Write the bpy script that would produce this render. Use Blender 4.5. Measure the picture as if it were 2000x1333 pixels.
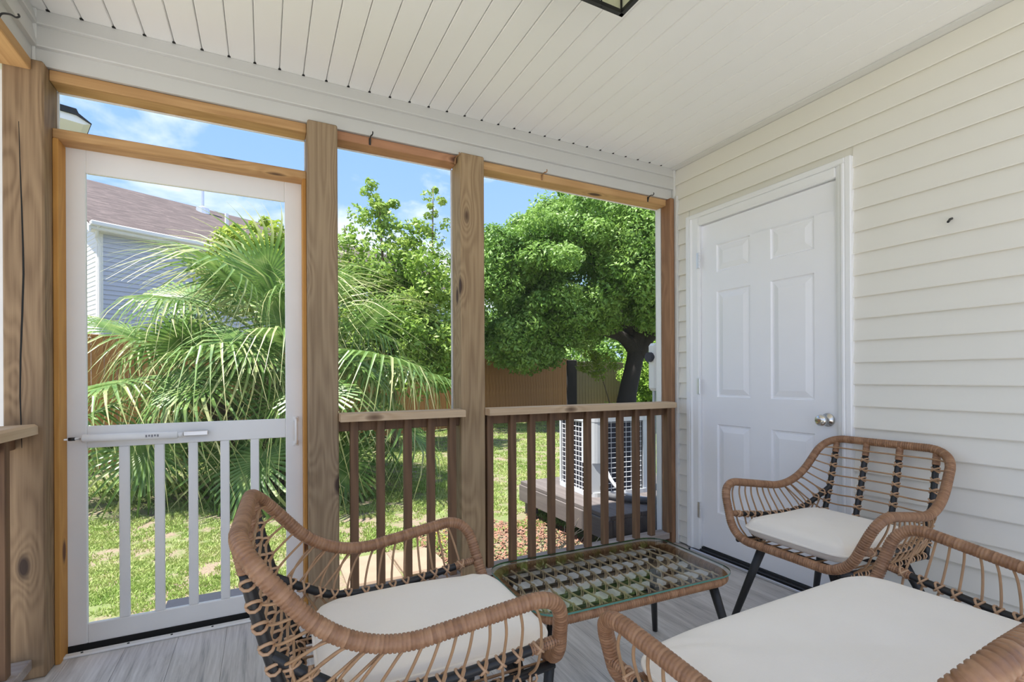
import bpy, math, random
import numpy as np
from mathutils import Vector, Matrix
random.seed(7); RNG = np.random.default_rng(7)
C = bpy.context.scene.collection
for o in list(bpy.data.objects): bpy.data.objects.remove(o)
R = math.radians
# ------------------------------------------------------------------ camera, sky, sun, exposure
H = 1.11
yaw, roll, fpx, cy = R(26.8183), R(-0.2875), 957.2, 737.78
fw = Vector((math.sin(yaw), math.cos(yaw), 0)); r0 = Vector((math.cos(yaw), -math.sin(yaw), 0)); u0 = Vector((0, 0, 1))
rt = r0*math.cos(roll) + u0*math.sin(roll); up = -r0*math.sin(roll) + u0*math.cos(roll)
cam = bpy.data.cameras.new('camera'); camo = bpy.data.objects.new('camera', cam); C.objects.link(camo)
camo.matrix_world = Matrix(((rt.x, up.x, -fw.x, 0), (rt.y, up.y, -fw.y, 0), (rt.z, up.z, -fw.z, H), (0, 0, 0, 1)))
cam.lens = fpx*36/2000; cam.sensor_width = 36; cam.shift_y = (cy-666.5)/2000; cam.clip_start = .02; cam.clip_end = 400
sc = bpy.context.scene; sc.camera = camo
sc.view_settings.view_transform = 'Standard'; sc.view_settings.look = 'None'; sc.view_settings.gamma = 1
sc.view_settings.use_curve_mapping = False
sc.view_settings.exposure = 1.38
try:
    sc.cycles.max_bounces = 10; sc.cycles.diffuse_bounces = 8; sc.cycles.transparent_max_bounces = 24
    sc.cycles.caustics_reflective = False; sc.cycles.caustics_refractive = False; sc.cycles.sample_clamp_indirect = 6
except Exception: pass

SUN_DIR = Vector((-.33, -.02, .94))
sun = bpy.data.lights.new('sun', 'SUN'); suno = bpy.data.objects.new('sun', sun); C.objects.link(suno)
suno.rotation_euler = SUN_DIR.to_track_quat('Z', 'Y').to_euler(); sun.energy = 4.6; sun.angle = R(1.0); sun.color = (1, .97, .92)
suno.location = (-4, 0, 12)

def ramp(nt, fac, stops, interp='LINEAR'):
    n = nt.nodes.new('ShaderNodeValToRGB'); n.color_ramp.interpolation = interp
    el = n.color_ramp.elements
    while len(el) < len(stops): el.new(.5)
    for e, (p, c) in zip(el, stops):
        e.position = p; e.color = (*c, 1) if len(c) == 3 else c
    if fac is not None: nt.links.new(fac, n.inputs[0])
    return n.outputs[0]
def mth(nt, op, a, b=None, c=None):
    n = nt.nodes.new('ShaderNodeMath'); n.operation = op
    for i, v in enumerate((a, b, c)):
        if v is None: continue
        if isinstance(v, (int, float)): n.inputs[i].default_value = v
        else: nt.links.new(v, n.inputs[i])
    return n.outputs[0]
def mixc(nt, f, a, b, mode='MIX'):
    n = nt.nodes.new('ShaderNodeMix'); n.data_type = 'RGBA'; n.blend_type = mode
    for i, v in ((0, f), (6, a), (7, b)):
        if isinstance(v, (int, float)): n.inputs[i].default_value = v
        elif isinstance(v, tuple): n.inputs[i].default_value = (*v, 1)
        else: nt.links.new(v, n.inputs[i])
    return n.outputs[2]
def noise(nt, vec, scale, detail=3, rough=.5, dist=0):
    n = nt.nodes.new('ShaderNodeTexNoise'); n.inputs['Scale'].default_value = scale; n.inputs['Detail'].default_value = detail
    n.inputs['Roughness'].default_value = rough; n.inputs['Distortion'].default_value = dist
    if vec is not None: nt.links.new(vec, n.inputs['Vector'])
    return n.outputs['Fac']
def mapping(nt, vec, scale=(1, 1, 1), loc=(0, 0, 0)):
    n = nt.nodes.new('ShaderNodeMapping'); n.inputs['Scale'].default_value = scale; n.inputs['Location'].default_value = loc
    nt.links.new(vec, n.inputs['Vector']); return n.outputs[0]

w = bpy.data.worlds.new('world'); sc.world = w; w.use_nodes = True; nt = w.node_tree; nt.nodes.clear()
tc = nt.nodes.new('ShaderNodeTexCoord'); sx = nt.nodes.new('ShaderNodeSeparateXYZ'); nt.links.new(tc.outputs['Generated'], sx.inputs[0])
zz = mth(nt, 'MAXIMUM', sx.outputs[2], 0.0)
blue = ramp(nt, zz, [(0, (.46, .63, .88)), (.25, (.30, .48, .84)), (.6, (.19, .38, .78)), (1, (.13, .30, .74))])
den = mth(nt, 'ADD', zz, .22)
cmb = nt.nodes.new('ShaderNodeCombineXYZ')
nt.links.new(mth(nt, 'DIVIDE', sx.outputs[0], den), cmb.inputs[0]); nt.links.new(mth(nt, 'DIVIDE', sx.outputs[1], den), cmb.inputs[1])
cmb.inputs[2].default_value = 12.3
cl = noise(nt, cmb.outputs[0], 1.55, 7, .56, .25)
clf = ramp(nt, cl, [(.47, (0, 0, 0)), (.60, (.75, .75, .75)), (.72, (1, 1, 1))])
sky = mixc(nt, clf, blue, (.98, .99, 1.02))
bg = nt.nodes.new('ShaderNodeBackground'); nt.links.new(sky, bg.inputs[0]); bg.inputs[1].default_value = 0.60
wo = nt.nodes.new('ShaderNodeOutputWorld'); nt.links.new(bg.outputs[0], wo.inputs[0])

# ------------------------------------------------------------------ materials
def new_mat(name):
    m = bpy.data.materials.new(name); m.use_nodes = True; nt = m.node_tree
    b = nt.nodes['Principled BSDF']; return m, nt, b
def bump(nt, b, h, strength=.3, dist=.002):
    n = nt.nodes.new('ShaderNodeBump'); n.inputs['Strength'].default_value = strength; n.inputs['Distance'].default_value = dist
    nt.links.new(h, n.inputs['Height']); nt.links.new(n.outputs[0], b.inputs['Normal'])
def plain(name, col, rough=.6, metal=0, var=.06, scale=8, bmp=0, bscale=200):
    m, nt, b = new_mat(name); tc = nt.nodes.new('ShaderNodeTexCoord')
    f = noise(nt, tc.outputs['Object'], scale, 4)
    c = mixc(nt, f, tuple(x*(1-var) for x in col), tuple(min(1, x*(1+var)) for x in col))
    nt.links.new(c, b.inputs['Base Color']); b.inputs['Roughness'].default_value = rough; b.inputs['Metallic'].default_value = metal
    if bmp: bump(nt, b, noise(nt, tc.outputs['Object'], bscale, 2), bmp, .001)
    return m
def wood(name, c_light, c_dark, knot, axis='Z', rough=.75, freq=24, grain=1.0, seed=0.0, knots=True, stain=None):
    m, nt, b = new_mat(name); tc = nt.nodes.new('ShaderNodeTexCoord'); v = tc.outputs['Object']
    a = {'X': 0, 'Y': 1, 'Z': 2}[axis]
    def st(p, l):
        s = [p, p, p]; s[a] = l; return mapping(nt, v, tuple(s), (seed, seed*1.7, seed*.6))
    low = noise(nt, st(7, .55), 1.0, 2, .4, .3)
    if knots:
        vo = nt.nodes.new('ShaderNodeTexVoronoi'); vo.inputs['Scale'].default_value = 1.0; nt.links.new(st(6.5, 2.6), vo.inputs['Vector'])
        d = vo.outputs['Distance']
        kfield = mth(nt, 'POWER', 2.718, mth(nt, 'MULTIPLY', d, -6.0))
        low = mth(nt, 'ADD', low, mth(nt, 'MULTIPLY', kfield, .55))
    rings = mth(nt, 'SINE', mth(nt, 'MULTIPLY', low, freq*6.0))
    rings = mth(nt, 'MULTIPLY_ADD', rings, .5, .5)
    fib = noise(nt, st(120, 2.5), 1.0, 4, .65)
    mixv = mth(nt, 'ADD', mth(nt, 'MULTIPLY', rings, .30*grain), mth(nt, 'MULTIPLY', fib, .80*grain))
    big = noise(nt, st(5, .8), 1.0, 2)
    mixv = mth(nt, 'ADD', mixv, mth(nt, 'MULTIPLY_ADD', big, .6, -.33))
    col = ramp(nt, mixv, [(.05, c_dark), (.45, tuple((x+y)/2 for x, y in zip(c_light, c_dark))), (.95, c_light)])
    if knots:
        kf = ramp(nt, d, [(.09, (1, 1, 1)), (.16, (0, 0, 0))])
        col = mixc(nt, kf, col, knot)
    if stain is not None:
        s = noise(nt, st(4, .5), 1.3, 3)
        col = mixc(nt, ramp(nt, s, [(.48, (0, 0, 0)), (.62, (.8, .8, .8))]), col, stain)
    nt.links.new(col, b.inputs['Base Color']); b.inputs['Roughness'].default_value = rough
    bump(nt, b, mixv, .35, .0015)
    return m
M = {}
M['post'] = wood('weathered_post_wood', (.44, .315, .18), (.19, .115, .058), (.06, .03, .018), 'Z', seed=2.3, freq=15)
M['post2'] = wood('grey_post_wood', (.37, .27, .165), (.16, .10, .055), (.055, .03, .02), 'Z', seed=11.1, freq=14)
M['post3'] = wood('cracked_post_wood', (.36, .245, .14), (.14, .08, .04), (.045, .025, .016), 'Z', seed=6.4, freq=17)
M['beamx'] = wood('beam_wood', (.60, .37, .17), (.36, .19, .07), (.08, .035, .02), 'X', seed=4.1, freq=9)
M['beamr'] = wood('reddish_beam_wood', (.52, .27, .15), (.30, .14, .07), (.09, .035, .02), 'X', seed=7.7, freq=9)
M['redpost'] = wood('reddish_post_wood', (.37, .20, .105), (.18, .085, .04), (.06, .025, .015), 'Z', seed=3.9, freq=10)
M['beamy'] = wood('side_beam_wood', (.60, .37, .17), (.36, .19, .07), (.08, .035, .02), 'Y', seed=1.1, freq=9)
M['jamb'] = wood('orange_jamb_wood', (.62, .32, .08), (.42, .18, .035), (.12, .04, .01), 'Z', seed=9.9, freq=6)
M['cap'] = wood('rail_cap_wood', (.62, .47, .31), (.42, .27, .15), (.12, .06, .03), 'X', seed=3.3, freq=7)
M['capy'] = wood('side_rail_cap_wood', (.62, .47, .31), (.42, .27, .15), (.12, .06, .03), 'Y', seed=3.3, freq=7)
M['bal'] = wood('stained_baluster_wood', (.24, .135, .07), (.095, .048, .025), (.03, .015, .01), 'Z', seed=5.5, freq=8)
M['shoe'] = wood('greyed_shoe_wood', (.42, .37, .34), (.23, .18, .15), (.1, .06, .04), 'X', seed=8.2, freq=6, knots=False)
M['darkwood'] = wood('dark_rim_wood', (.10, .06, .035), (.04, .024, .015), (.02, .01, .01), 'X', seed=7.2, freq=6, knots=False)
M['fence'] = wood('fence_wood', (.50, .235, .075), (.30, .125, .038), (.08, .035, .015), 'Z', seed=1.9, freq=4)
M['fence2'] = wood('mossy_fence_wood', (.30, .225, .11), (.15, .105, .05), (.05, .035, .02), 'Z', seed=2.9, freq=4)
M['white'] = plain('white_vinyl', (.80, .80, .79), .45, var=.03)
M['trimw'] = plain('white_trim', (.66, .66, .645), .5, var=.03)
M['fascia'] = plain('greyed_fascia_vinyl', (.57, .57, .555), .5, var=.04, scale=3)
M['casing'] = plain('white_casing', (.83, .835, .85), .4, var=.02)
M['soffit'] = plain('soffit_vinyl', (.82, .82, .81), .5, var=.03, scale=2)
M['siding'] = plain('cream_vinyl_siding', (.77, .75, .69), .5, var=.025, scale=1.5, bmp=.08, bscale=120)
M['doorp'] = plain('white_door_paint', (.88, .885, .92), .35, var=.015)
M['black'] = plain('black_metal', (.012, .012, .013), .45)
M['hole'] = plain('dark_gap', (.01, .01, .01), .9)
M['chrome'] = plain('satin_nickel', (.72, .70, .66), .18, metal=1)
M['alum'] = plain('aluminium', (.75, .75, .76), .35, metal=.8)
M['thresh'] = plain('black_threshold', (.03, .03, .032), .45)
M['rust'] = plain('rusty_metal', (.35, .20, .10), .7, metal=.3, var=.3, scale=60)
M['acgrey'] = plain('unit_grey_paint', (.60, .62, .64), .45)
M['acdark'] = plain('dark_coil', (.035, .035, .05), .7)
M['acwire'] = plain('white_wire', (.75, .76, .78), .45)
M['hose'] = plain('black_foam_hose', (.09, .09, .095), .8)
M['conduit'] = plain('grey_conduit', (.62, .62, .63), .5)
M['plat'] = wood('dark_platform_wood', (.17, .145, .135), (.085, .072, .068), (.04, .03, .03), 'Y', seed=4.4, freq=5, knots=False)
M['mat'] = plain('slate_doormat', (.022, .026, .040), .95, var=.2, scale=40)
M['paver'] = plain('tan_paver', (.30, .215, .15), .9, var=.22, scale=9, bmp=.3, bscale=80)
M['chip'] = plain('red_mulch_chips', (.26, .13, .085), .9, var=.5, scale=30)
M['concrete'] = plain('bounce_slab_concrete', (.58, .545, .49), .9, var=.08, scale=3, bmp=.2, bscale=60)
M['label'] = plain('label_paper', (.85, .85, .85), .6, var=.01)
M['ink'] = plain('label_ink', (.2, .2, .22), .6)
M['dshingle'] = plain('charcoal_shingles', (.03, .032, .036), .9, var=.4, scale=20)
M['wallgrey'] = plain('grey_house_siding', (.52, .555, .68), .6, var=.03)
M['wallwhite'] = plain('white_house_siding', (.82, .82, .82), .6, var=.02)
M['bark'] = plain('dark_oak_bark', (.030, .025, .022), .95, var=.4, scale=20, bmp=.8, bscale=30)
M['barkl'] = plain('brown_bark', (.16, .11, .075), .95, var=.3, scale=20)
M['glassw'] = plain('window_glass_dark', (.10, .13, .16), .1)
# fabric
def fabric():
    m, nt, b = new_mat('cream_canvas'); tc = nt.nodes.new('ShaderNodeTexCoord'); v = tc.outputs['Object']
    a = noise(nt, mapping(nt, v, (900, 60, 60)), 1, 2); c2 = noise(nt, mapping(nt, v, (60, 900, 60)), 1, 2)
    h = mth(nt, 'ADD', a, c2); f = noise(nt, v, 6, 3)
    col = mixc(nt, f, (.83, .77, .68), (.89, .84, .76)); col = mixc(nt, mth(nt, 'MULTIPLY', h, .10), col, (.62, .58, .52))
    nt.links.new(col, b.inputs['Base Color']); b.inputs['Roughness'].default_value = .95
    try: b.inputs['Sheen Weight'].default_value = .15
    except Exception: pass
    hh = mth(nt, 'ADD', mth(nt, 'MULTIPLY', h, .15), mth(nt, 'MULTIPLY', noise(nt, v, 9, 2), 1.0))
    bump(nt, b, hh, .35, .004); return m
M['fabric'] = fabric()
# wicker: colour varies wrap by wrap along the tube (UV.x = length in metres)
def wicker(name, stops, k=117.647):
    m, nt, b = new_mat(name); tc = nt.nodes.new('ShaderNodeTexCoord')
    s = nt.nodes.new('ShaderNodeSeparateXYZ'); nt.links.new(tc.outputs['UV'], s.inputs[0])
    u = mth(nt, 'FLOOR', mth(nt, 'MULTIPLY', s.outputs[0], k))
    wn = nt.nodes.new('ShaderNodeTexWhiteNoise'); wn.noise_dimensions = '1D'; nt.links.new(u, wn.inputs['W'])
    streak = noise(nt, tc.outputs['Object'], 90, 3)
    f = mth(nt, 'ADD', mth(nt, 'MULTIPLY_ADD', wn.outputs['Value'], .36, .09), mth(nt, 'MULTIPLY', streak, .48))
    nt.links.new(ramp(nt, f, stops), b.inputs['Base Color']); b.inputs['Roughness'].default_value = .42
    bump(nt, b, streak, .2, .001); return m
M['wick'] = wicker('tan_resin_wicker', [(.15, (.175, .082, .038)), (.5, (.30, .152, .076)), (.9, (.43, .245, .135))])
M['rod'] = plain('tan_wicker_rod', (.40, .235, .12), .45, var=.25, scale=25)
M['rodl'] = plain('light_wicker_rod', (.72, .58, .43), .45, var=.15, scale=25)
M['lash'] = plain('tan_lashing', (.50, .31, .18), .45, var=.25, scale=60)
# floor planks
def floor_mat():
    m, nt, b = new_mat('grey_wood_vinyl'); tc = nt.nodes.new('ShaderNodeTexCoord'); v = tc.outputs['Object']
    oi = nt.nodes.new('ShaderNodeObjectInfo')
    cmb = nt.nodes.new('ShaderNodeCombineXYZ'); nt.links.new(mth(nt, 'MULTIPLY', oi.outputs['Random'], 30), cmb.inputs[2])
    va = nt.nodes.new('ShaderNodeVectorMath'); va.operation = 'ADD'; nt.links.new(v, va.inputs[0]); nt.links.new(cmb.outputs[0], va.inputs[1])
    f1 = noise(nt, mapping(nt, va.outputs[0], (14, 1.3, 1)), 1, 6, .65, 1.2); f2 = noise(nt, mapping(nt, va.outputs[0], (150, 5, 1)), 1, 3)
    f = mth(nt, 'ADD', mth(nt, 'MULTIPLY', f1, .7), mth(nt, 'MULTIPLY', f2, .3))
    c = ramp(nt, f, [(.30, (.25, .245, .245)), (.46, (.51, .485, .465)), (.68, (.73, .705, .685))])
    nt.links.new(c, b.inputs['Base Color']); b.inputs['Roughness'].default_value = .42
    bump(nt, b, f, .12, .001); return m
M['floor'] = floor_mat()
# leaves
def leaf(name, stops, scale=1.3, trans=.35, rough=.5):
    m, nt, b = new_mat(name); tc = nt.nodes.new('ShaderNodeTexCoord'); v = tc.outputs['Object']
    f = mth(nt, 'ADD', mth(nt, 'MULTIPLY', noise(nt, v, scale, 3), .6), mth(nt, 'MULTIPLY', noise(nt, v, scale*12, 2), .5))
    c = ramp(nt, f, stops); nt.links.new(c, b.inputs['Base Color']); b.inputs['Roughness'].default_value = rough
    t = nt.nodes.new('ShaderNodeBsdfTranslucent'); nt.links.new(c, t.inputs[0])
    mx = nt.nodes.new('ShaderNodeMixShader'); mx.inputs[0].default_value = trans
    nt.links.new(b.outputs[0], mx.inputs[1]); nt.links.new(t.outputs[0], mx.inputs[2])
    nt.links.new(mx.outputs[0], nt.nodes['Material Output'].inputs[0]); return m
M['oak'] = leaf('oak_leaves', [(.25, (.075, .17, .028)), (.5, (.18, .33, .055)), (.8, (.36, .52, .13))])
M['holly'] = leaf('light_tree_leaves', [(.25, (.10, .23, .035)), (.5, (.25, .40, .06)), (.85, (.48, .55, .13))])
M['yell'] = leaf('yellow_green_leaves', [(.25, (.16, .27, .03)), (.5, (.30, .42, .05)), (.85, (.52, .55, .10))])
M['bamboo'] = leaf('bright_shrub_leaves', [(.25, (.14, .28, .035)), (.5, (.30, .50, .06)), (.85, (.52, .66, .14))])
M['grass'] = leaf('grass_blades', [(.25, (.17, .31, .05)), (.5, (.34, .45, .12)), (.8, (.58, .58, .27))], .9, .25)
def palm_mat():
    m, nt, b = new_mat('palm_leaf'); tc = nt.nodes.new('ShaderNodeTexCoord'); v = tc.outputs['Object']
    s = nt.nodes.new('ShaderNodeSeparateXYZ'); nt.links.new(tc.outputs['UV'], s.inputs[0])
    f = noise(nt, v, 5, 3)
    g = ramp(nt, f, [(.3, (.07, .165, .035)), (.58, (.19, .31, .075)), (.85, (.42, .49, .17))])
    tip = ramp(nt, mth(nt, 'ADD', s.outputs[0], mth(nt, 'MULTIPLY_ADD', s.outputs[1], .5, -.25)), [(.55, (0, 0, 0)), (.95, (.85, .85, .85))])
    c = mixc(nt, tip, g, (.70, .66, .34))
    nt.links.new(c, b.inputs['Base Color']); b.inputs['Roughness'].default_value = .38
    t = nt.nodes.new('ShaderNodeBsdfTranslucent'); nt.links.new(c, t.inputs[0])
    mx = nt.nodes.new('ShaderNodeMixShader'); mx.inputs[0].default_value = .28
    nt.links.new(b.outputs[0], mx.inputs[1]); nt.links.new(t.outputs[0], mx.inputs[2])
    nt.links.new(mx.outputs[0], nt.nodes['Material Output'].inputs[0]); return m
M['palm'] = palm_mat()
M['drystem'] = plain('dry_stem', (.52, .42, .30), .9)
M['yflower'] = plain('yellow_petals', (.75, .55, .05), .7)
M['stem'] = plain('palm_stem', (.30, .36, .12), .6)
def ground_mat():
    m, nt, b = new_mat('patchy_lawn_soil'); tc = nt.nodes.new('ShaderNodeTexCoord'); v = tc.outputs['Object']
    f = noise(nt, v, 3.5, 5, .68); f2 = noise(nt, v, 14, 4); f3 = noise(nt, v, 60, 3)
    g = mixc(nt, f2, (.11, .15, .04), (.22, .25, .10)); s = mixc(nt, f3, (.15, .112, .078), (.34, .265, .19))
    c = mixc(nt, ramp(nt, mth(nt, 'ADD', mth(nt, 'MULTIPLY', f, .75), mth(nt, 'MULTIPLY', f2, .25)), [(.44, (1, 1, 1)), (.56, (0, 0, 0))]), s, g)
    nt.links.new(c, b.inputs['Base Color']); b.inputs['Roughness'].default_value = .95
    bump(nt, b, f3, .6, .02); return m
M['ground'] = ground_mat()
def roof_mat():
    m, nt, b = new_mat('brown_shingles'); tc = nt.nodes.new('ShaderNodeTexCoord'); v = tc.outputs['UV']
    br = nt.nodes.new('ShaderNodeTexBrick'); nt.links.new(v, br.inputs['Vector']); br.inputs['Scale'].default_value = 1
    br.inputs['Brick Width'].default_value = .33; br.inputs['Row Height'].default_value = .14; br.inputs['Mortar Size'].default_value = .006
    br.inputs['Color1'].default_value = (.060, .042, .038, 1); br.inputs['Color2'].default_value = (.150, .112, .102, 1); br.inputs['Mortar'].default_value = (.045, .032, .028, 1)
    c = mixc(nt, mth(nt, 'MULTIPLY', noise(nt, v, 3.5, 4), .8), br.outputs[0], (.125, .095, .088)); c = mixc(nt, ramp(nt, noise(nt, mapping(nt, v, (2.2, 9, 1)), 1, 3), [(.42, (0, 0, 0)), (.6, (.8, .8, .8))]), c, (.062, .045, .041)); nt.links.new(c, b.inputs['Base Color']); b.inputs['Roughness'].default_value = .9; return m
M['roof'] = roof_mat()
def glass_mat():
    m, nt, b = new_mat('clear_glass'); g = nt.nodes.new('ShaderNodeBsdfGlossy'); g.inputs['Roughness'].default_value = .02
    t = nt.nodes.new('ShaderNodeBsdfTransparent'); t.inputs[0].default_value = (.90, .955, .935, 1)
    fr = nt.nodes.new('ShaderNodeFresnel'); fr.inputs[0].default_value = 1.45
    mx = nt.nodes.new('ShaderNodeMixShader'); nt.links.new(fr.outputs[0], mx.inputs[0])
    nt.links.new(t.outputs[0], mx.inputs[1]); nt.links.new(g.outputs[0], mx.inputs[2]); nt.links.new(mx.outputs[0], nt.nodes['Material Output'].inputs[0]); return m
M['glass'] = glass_mat()
M['gedge'] = plain('green_glass_edge', (.10, .26, .21), .1)
def frosted():
    m, nt, b = new_mat('seeded_lamp_glass'); tc = nt.nodes.new('ShaderNodeTexCoord')
    f = noise(nt, tc.outputs['Object'], 60, 4); c = mixc(nt, f, (.70, .72, .58), (.88, .88, .76))
    nt.links.new(c, b.inputs['Base Color']); b.inputs['Roughness'].default_value = .25
    t = nt.nodes.new('ShaderNodeBsdfTranslucent'); nt.links.new(c, t.inputs[0]); mx = nt.nodes.new('ShaderNodeMixShader'); mx.inputs[0].default_value = .6
    nt.links.new(b.outputs[0], mx.inputs[1]); nt.links.new(t.outputs[0], mx.inputs[2]); nt.links.new(mx.outputs[0], nt.nodes['Material Output'].inputs[0]); return m
M['lampglass'] = frosted()
def screen_mat():
    m, nt, b = new_mat('insect_screen_mesh'); t = nt.nodes.new('ShaderNodeBsdfTransparent'); d = nt.nodes.new('ShaderNodeBsdfDiffuse'); d.inputs[0].default_value = (.25, .25, .26, 1)
    mx = nt.nodes.new('ShaderNodeMixShader'); mx.inputs[0].default_value = .05
    nt.links.new(t.outputs[0], mx.inputs[1]); nt.links.new(d.outputs[0], mx.inputs[2]); nt.links.new(mx.outputs[0], nt.nodes['Material Output'].inputs[0]); return m
M['screen'] = screen_mat()

# ------------------------------------------------------------------ mesh builder
class MB:
    def __init__(s): s.v = []; s.f = []; s.uv = []; s.hasuv = False
    def add(s, vs, fs, uvs=None):
        n = len(s.v); s.v += [tuple(map(float, p)) for p in vs]; s.f += [tuple(i+n for i in f) for f in fs]
        if uvs is None: s.uv += [[(0, 0)]*len(f) for f in fs]
        else: s.uv += uvs; s.hasuv = True
        return s
    def box(s, x0, x1, y0, y1, z0, z1, b=0):
        if b <= 0:
            vs = [(x, y, z) for x in (x0, x1) for y in (y0, y1) for z in (z0, z1)]
            return s.add(vs, [(0, 1, 3, 2), (4, 6, 7, 5), (0, 4, 5, 1), (2, 3, 7, 6), (0, 2, 6, 4), (1, 5, 7, 3)])
        b = min(b, (x1-x0)*.45, (y1-y0)*.45, (z1-z0)*.45)
        vs = []; idx = {}
        for i in (0, 1):
            for j in (0, 1):
                for k in (0, 1):
                    X = (x0, x1)[i]; Y = (y0, y1)[j]; Z = (z0, z1)[k]; dx = b*(1-2*i); dy = b*(1-2*j); dz = b*(1-2*k)
                    for a, p in enumerate(((X, Y+dy, Z+dz), (X+dx, Y, Z+dz), (X+dx, Y+dy, Z))):
                        idx[i, j, k, a] = len(vs); vs.append(p)
        I = lambda i, j, k, a: idx[i, j, k, a]
        fs = []
        for i in (0, 1):
            q = [I(i, 0, 0, 0), I(i, 1, 0, 0), I(i, 1, 1, 0), I(i, 0, 1, 0)]; fs.append(tuple(q if i else q[::-1]))
            q = [I(0, i, 0, 1), I(0, i, 1, 1), I(1, i, 1, 1), I(1, i, 0, 1)]; fs.append(tuple(q if i else q[::-1]))
            q = [I(0, 0, i, 2), I(1, 0, i, 2), I(1, 1, i, 2), I(0, 1, i, 2)]; fs.append(tuple(q if i else q[::-1]))
        for p in (0, 1):
            for q in (0, 1):
                e = [I(p, q, 0, 0), I(p, q, 1, 0), I(p, q, 1, 1), I(p, q, 0, 1)]; fs.append(tuple(e if p != q else e[::-1]))
                e = [I(p, 0, q, 0), I(p, 1, q, 0), I(p, 1, q, 2), I(p, 0, q, 2)]; fs.append(tuple(e[::-1] if p != q else e))
                e = [I(0, p, q, 1), I(1, p, q, 1), I(1, p, q, 2), I(0, p, q, 2)]; fs.append(tuple(e if p != q else e[::-1]))
        for i in (0, 1):
            for j in (0, 1):
                for k in (0, 1):
                    t = [I(i, j, k, 0), I(i, j, k, 1), I(i, j, k, 2)]; fs.append(tuple(t if (i+j+k) % 2 else t[::-1]))
        return s.add(vs, fs)
    def extrude(s, prof, axis, a0, a1):
        # prof: closed 2-D polygon; axis 'Y': (x,z); 'X': (y,z); 'Z': (x,y)
        n = len(prof); mk = {'Y': lambda p, t: (p[0], t, p[1]), 'X': lambda p, t: (t, p[0], p[1]), 'Z': lambda p, t: (p[0], p[1], t)}[axis]
        vs = [mk(p, a0) for p in prof]+[mk(p, a1) for p in prof]
        fs = [tuple(range(n))[::-1], tuple(range(n, 2*n))]+[(i, (i+1) % n, n+(i+1) % n, n+i) for i in range(n)]
        return s.add(vs, fs)
    def tube(s, path, r, sides=8, closed=False, caps=True, uvscale=1.0):
        P = np.array(path, float); n = len(P)
        rr = np.full(n, r, float) if np.isscalar(r) else np.array(r, float)
        if closed: T = np.roll(P, -1, 0)-np.roll(P, 1, 0)
        else: T = np.gradient(P, axis=0)
        T /= np.linalg.norm(T, axis=1)[:, None]+1e-12
        a = np.array([0, 0, 1.]) if abs(T[0][2]) < .9 else np.array([1., 0, 0])
        N = np.zeros_like(P); q = a-T[0]*(a@T[0]); N[0] = q/np.linalg.norm(q)
        for i in range(1, n):
            q = N[i-1]-T[i]*(N[i-1]@T[i]); N[i] = q/np.linalg.norm(q)
        B = np.cross(T, N)
        ang = np.arange(sides)*2*np.pi/sides
        if closed:   # remove holonomy twist
            q = N[-1]-T[0]*(N[-1]@T[0]); q /= np.linalg.norm(q); tw = math.atan2(np.cross(q, N[0])@T[0], q@N[0])
        else: tw = 0
        vs = []; L = np.concatenate([[0], np.cumsum(np.linalg.norm(np.diff(P, axis=0), axis=1))])
        for i in range(n):
            A = ang+tw*i/n
            vs.append(P[i]+rr[i]*(np.cos(A)[:, None]*N[i]+np.sin(A)[:, None]*B[i]))
        vs = np.concatenate(vs); fs = []; uv = []
        m = n if closed else n-1
        Lt = np.append(L, L[-1]+np.linalg.norm(P[0]-P[-1]))
        for i in range(m):
            a0 = i*sides; b0 = ((i+1) % n)*sides
            u0_, u1_ = Lt[i]*uvscale, Lt[i+1]*uvscale
            for k in range(sides):
                k2 = (k+1) % sides
                fs.append((a0+k, a0+k2, b0+k2, b0+k)); uv.append([(u0_, k/sides), (u0_, (k+1)/sides), (u1_, (k+1)/sides), (u1_, k/sides)])
        if caps and not closed:
            fs.append(tuple(range(sides))[::-1]); uv.append([(0, 0)]*sides); fs.append(tuple(range((n-1)*sides, n*sides))); uv.append([(Lt[n-1], 0)]*sides)
        return s.add(vs, fs, uv)
    def lathe(s, prof, c, axis='Z', seg=20):
        vs = []; n = len(prof)
        for k in range(seg):
            a = 2*math.pi*k/seg
            for r, h in prof:
                x, y = r*math.cos(a), r*math.sin(a)
                p = {'Z': (x, y, h), 'X': (h, x, y), 'Y': (y, h, x)}[axis]; vs.append((p[0]+c[0], p[1]+c[1], p[2]+c[2]))
        fs = [(k*n+i, ((k+1) % seg)*n+i, ((k+1) % seg)*n+i+1, k*n+i+1) for k in range(seg) for i in range(n-1)]
        return s.add(vs, fs)
    def mesh(s, name, mat, smooth=False):
        me = bpy.data.meshes.new(name); me.from_pydata(s.v, [], s.f)
        for m in (mat if isinstance(mat, (list, tuple)) else [mat]): me.materials.append(m)
        if s.hasuv:
            ul = me.uv_layers.new(name='UVMap'); flat = [c for f in s.uv for p in f for c in p]; ul.data.foreach_set('uv', flat)
        if smooth: me.polygons.foreach_set('use_smooth', [True]*len(me.polygons))
        me.update(); return me
    def build(s, name, mat, parent=None, smooth=False, **kw):
        return link(name, s.mesh(name, mat, smooth), parent, **kw)
def link(name, me, parent=None, loc=None, rot=None, kind=None, label=None):
    o = bpy.data.objects.new(name, me); C.objects.link(o)
    if parent is not None: o.parent = parent
    if loc is not None: o.location = loc
    if rot is not None: o.rotation_euler = rot
    if kind: o['kind'] = kind
    if label: o['label'] = label
    return o
def tag(o, label, cat, group=None):
    o['label'] = label; o['category'] = cat
    if group: o['group'] = group
    return o
def thing(name, label, cat, loc=(0, 0, 0), rz=0, group=None):
    o = bpy.data.objects.new(name, None); C.objects.link(o); o.location = loc; o.rotation_euler = (0, 0, rz); o.empty_display_size = .1
    return tag(o, label, cat, group)
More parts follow.
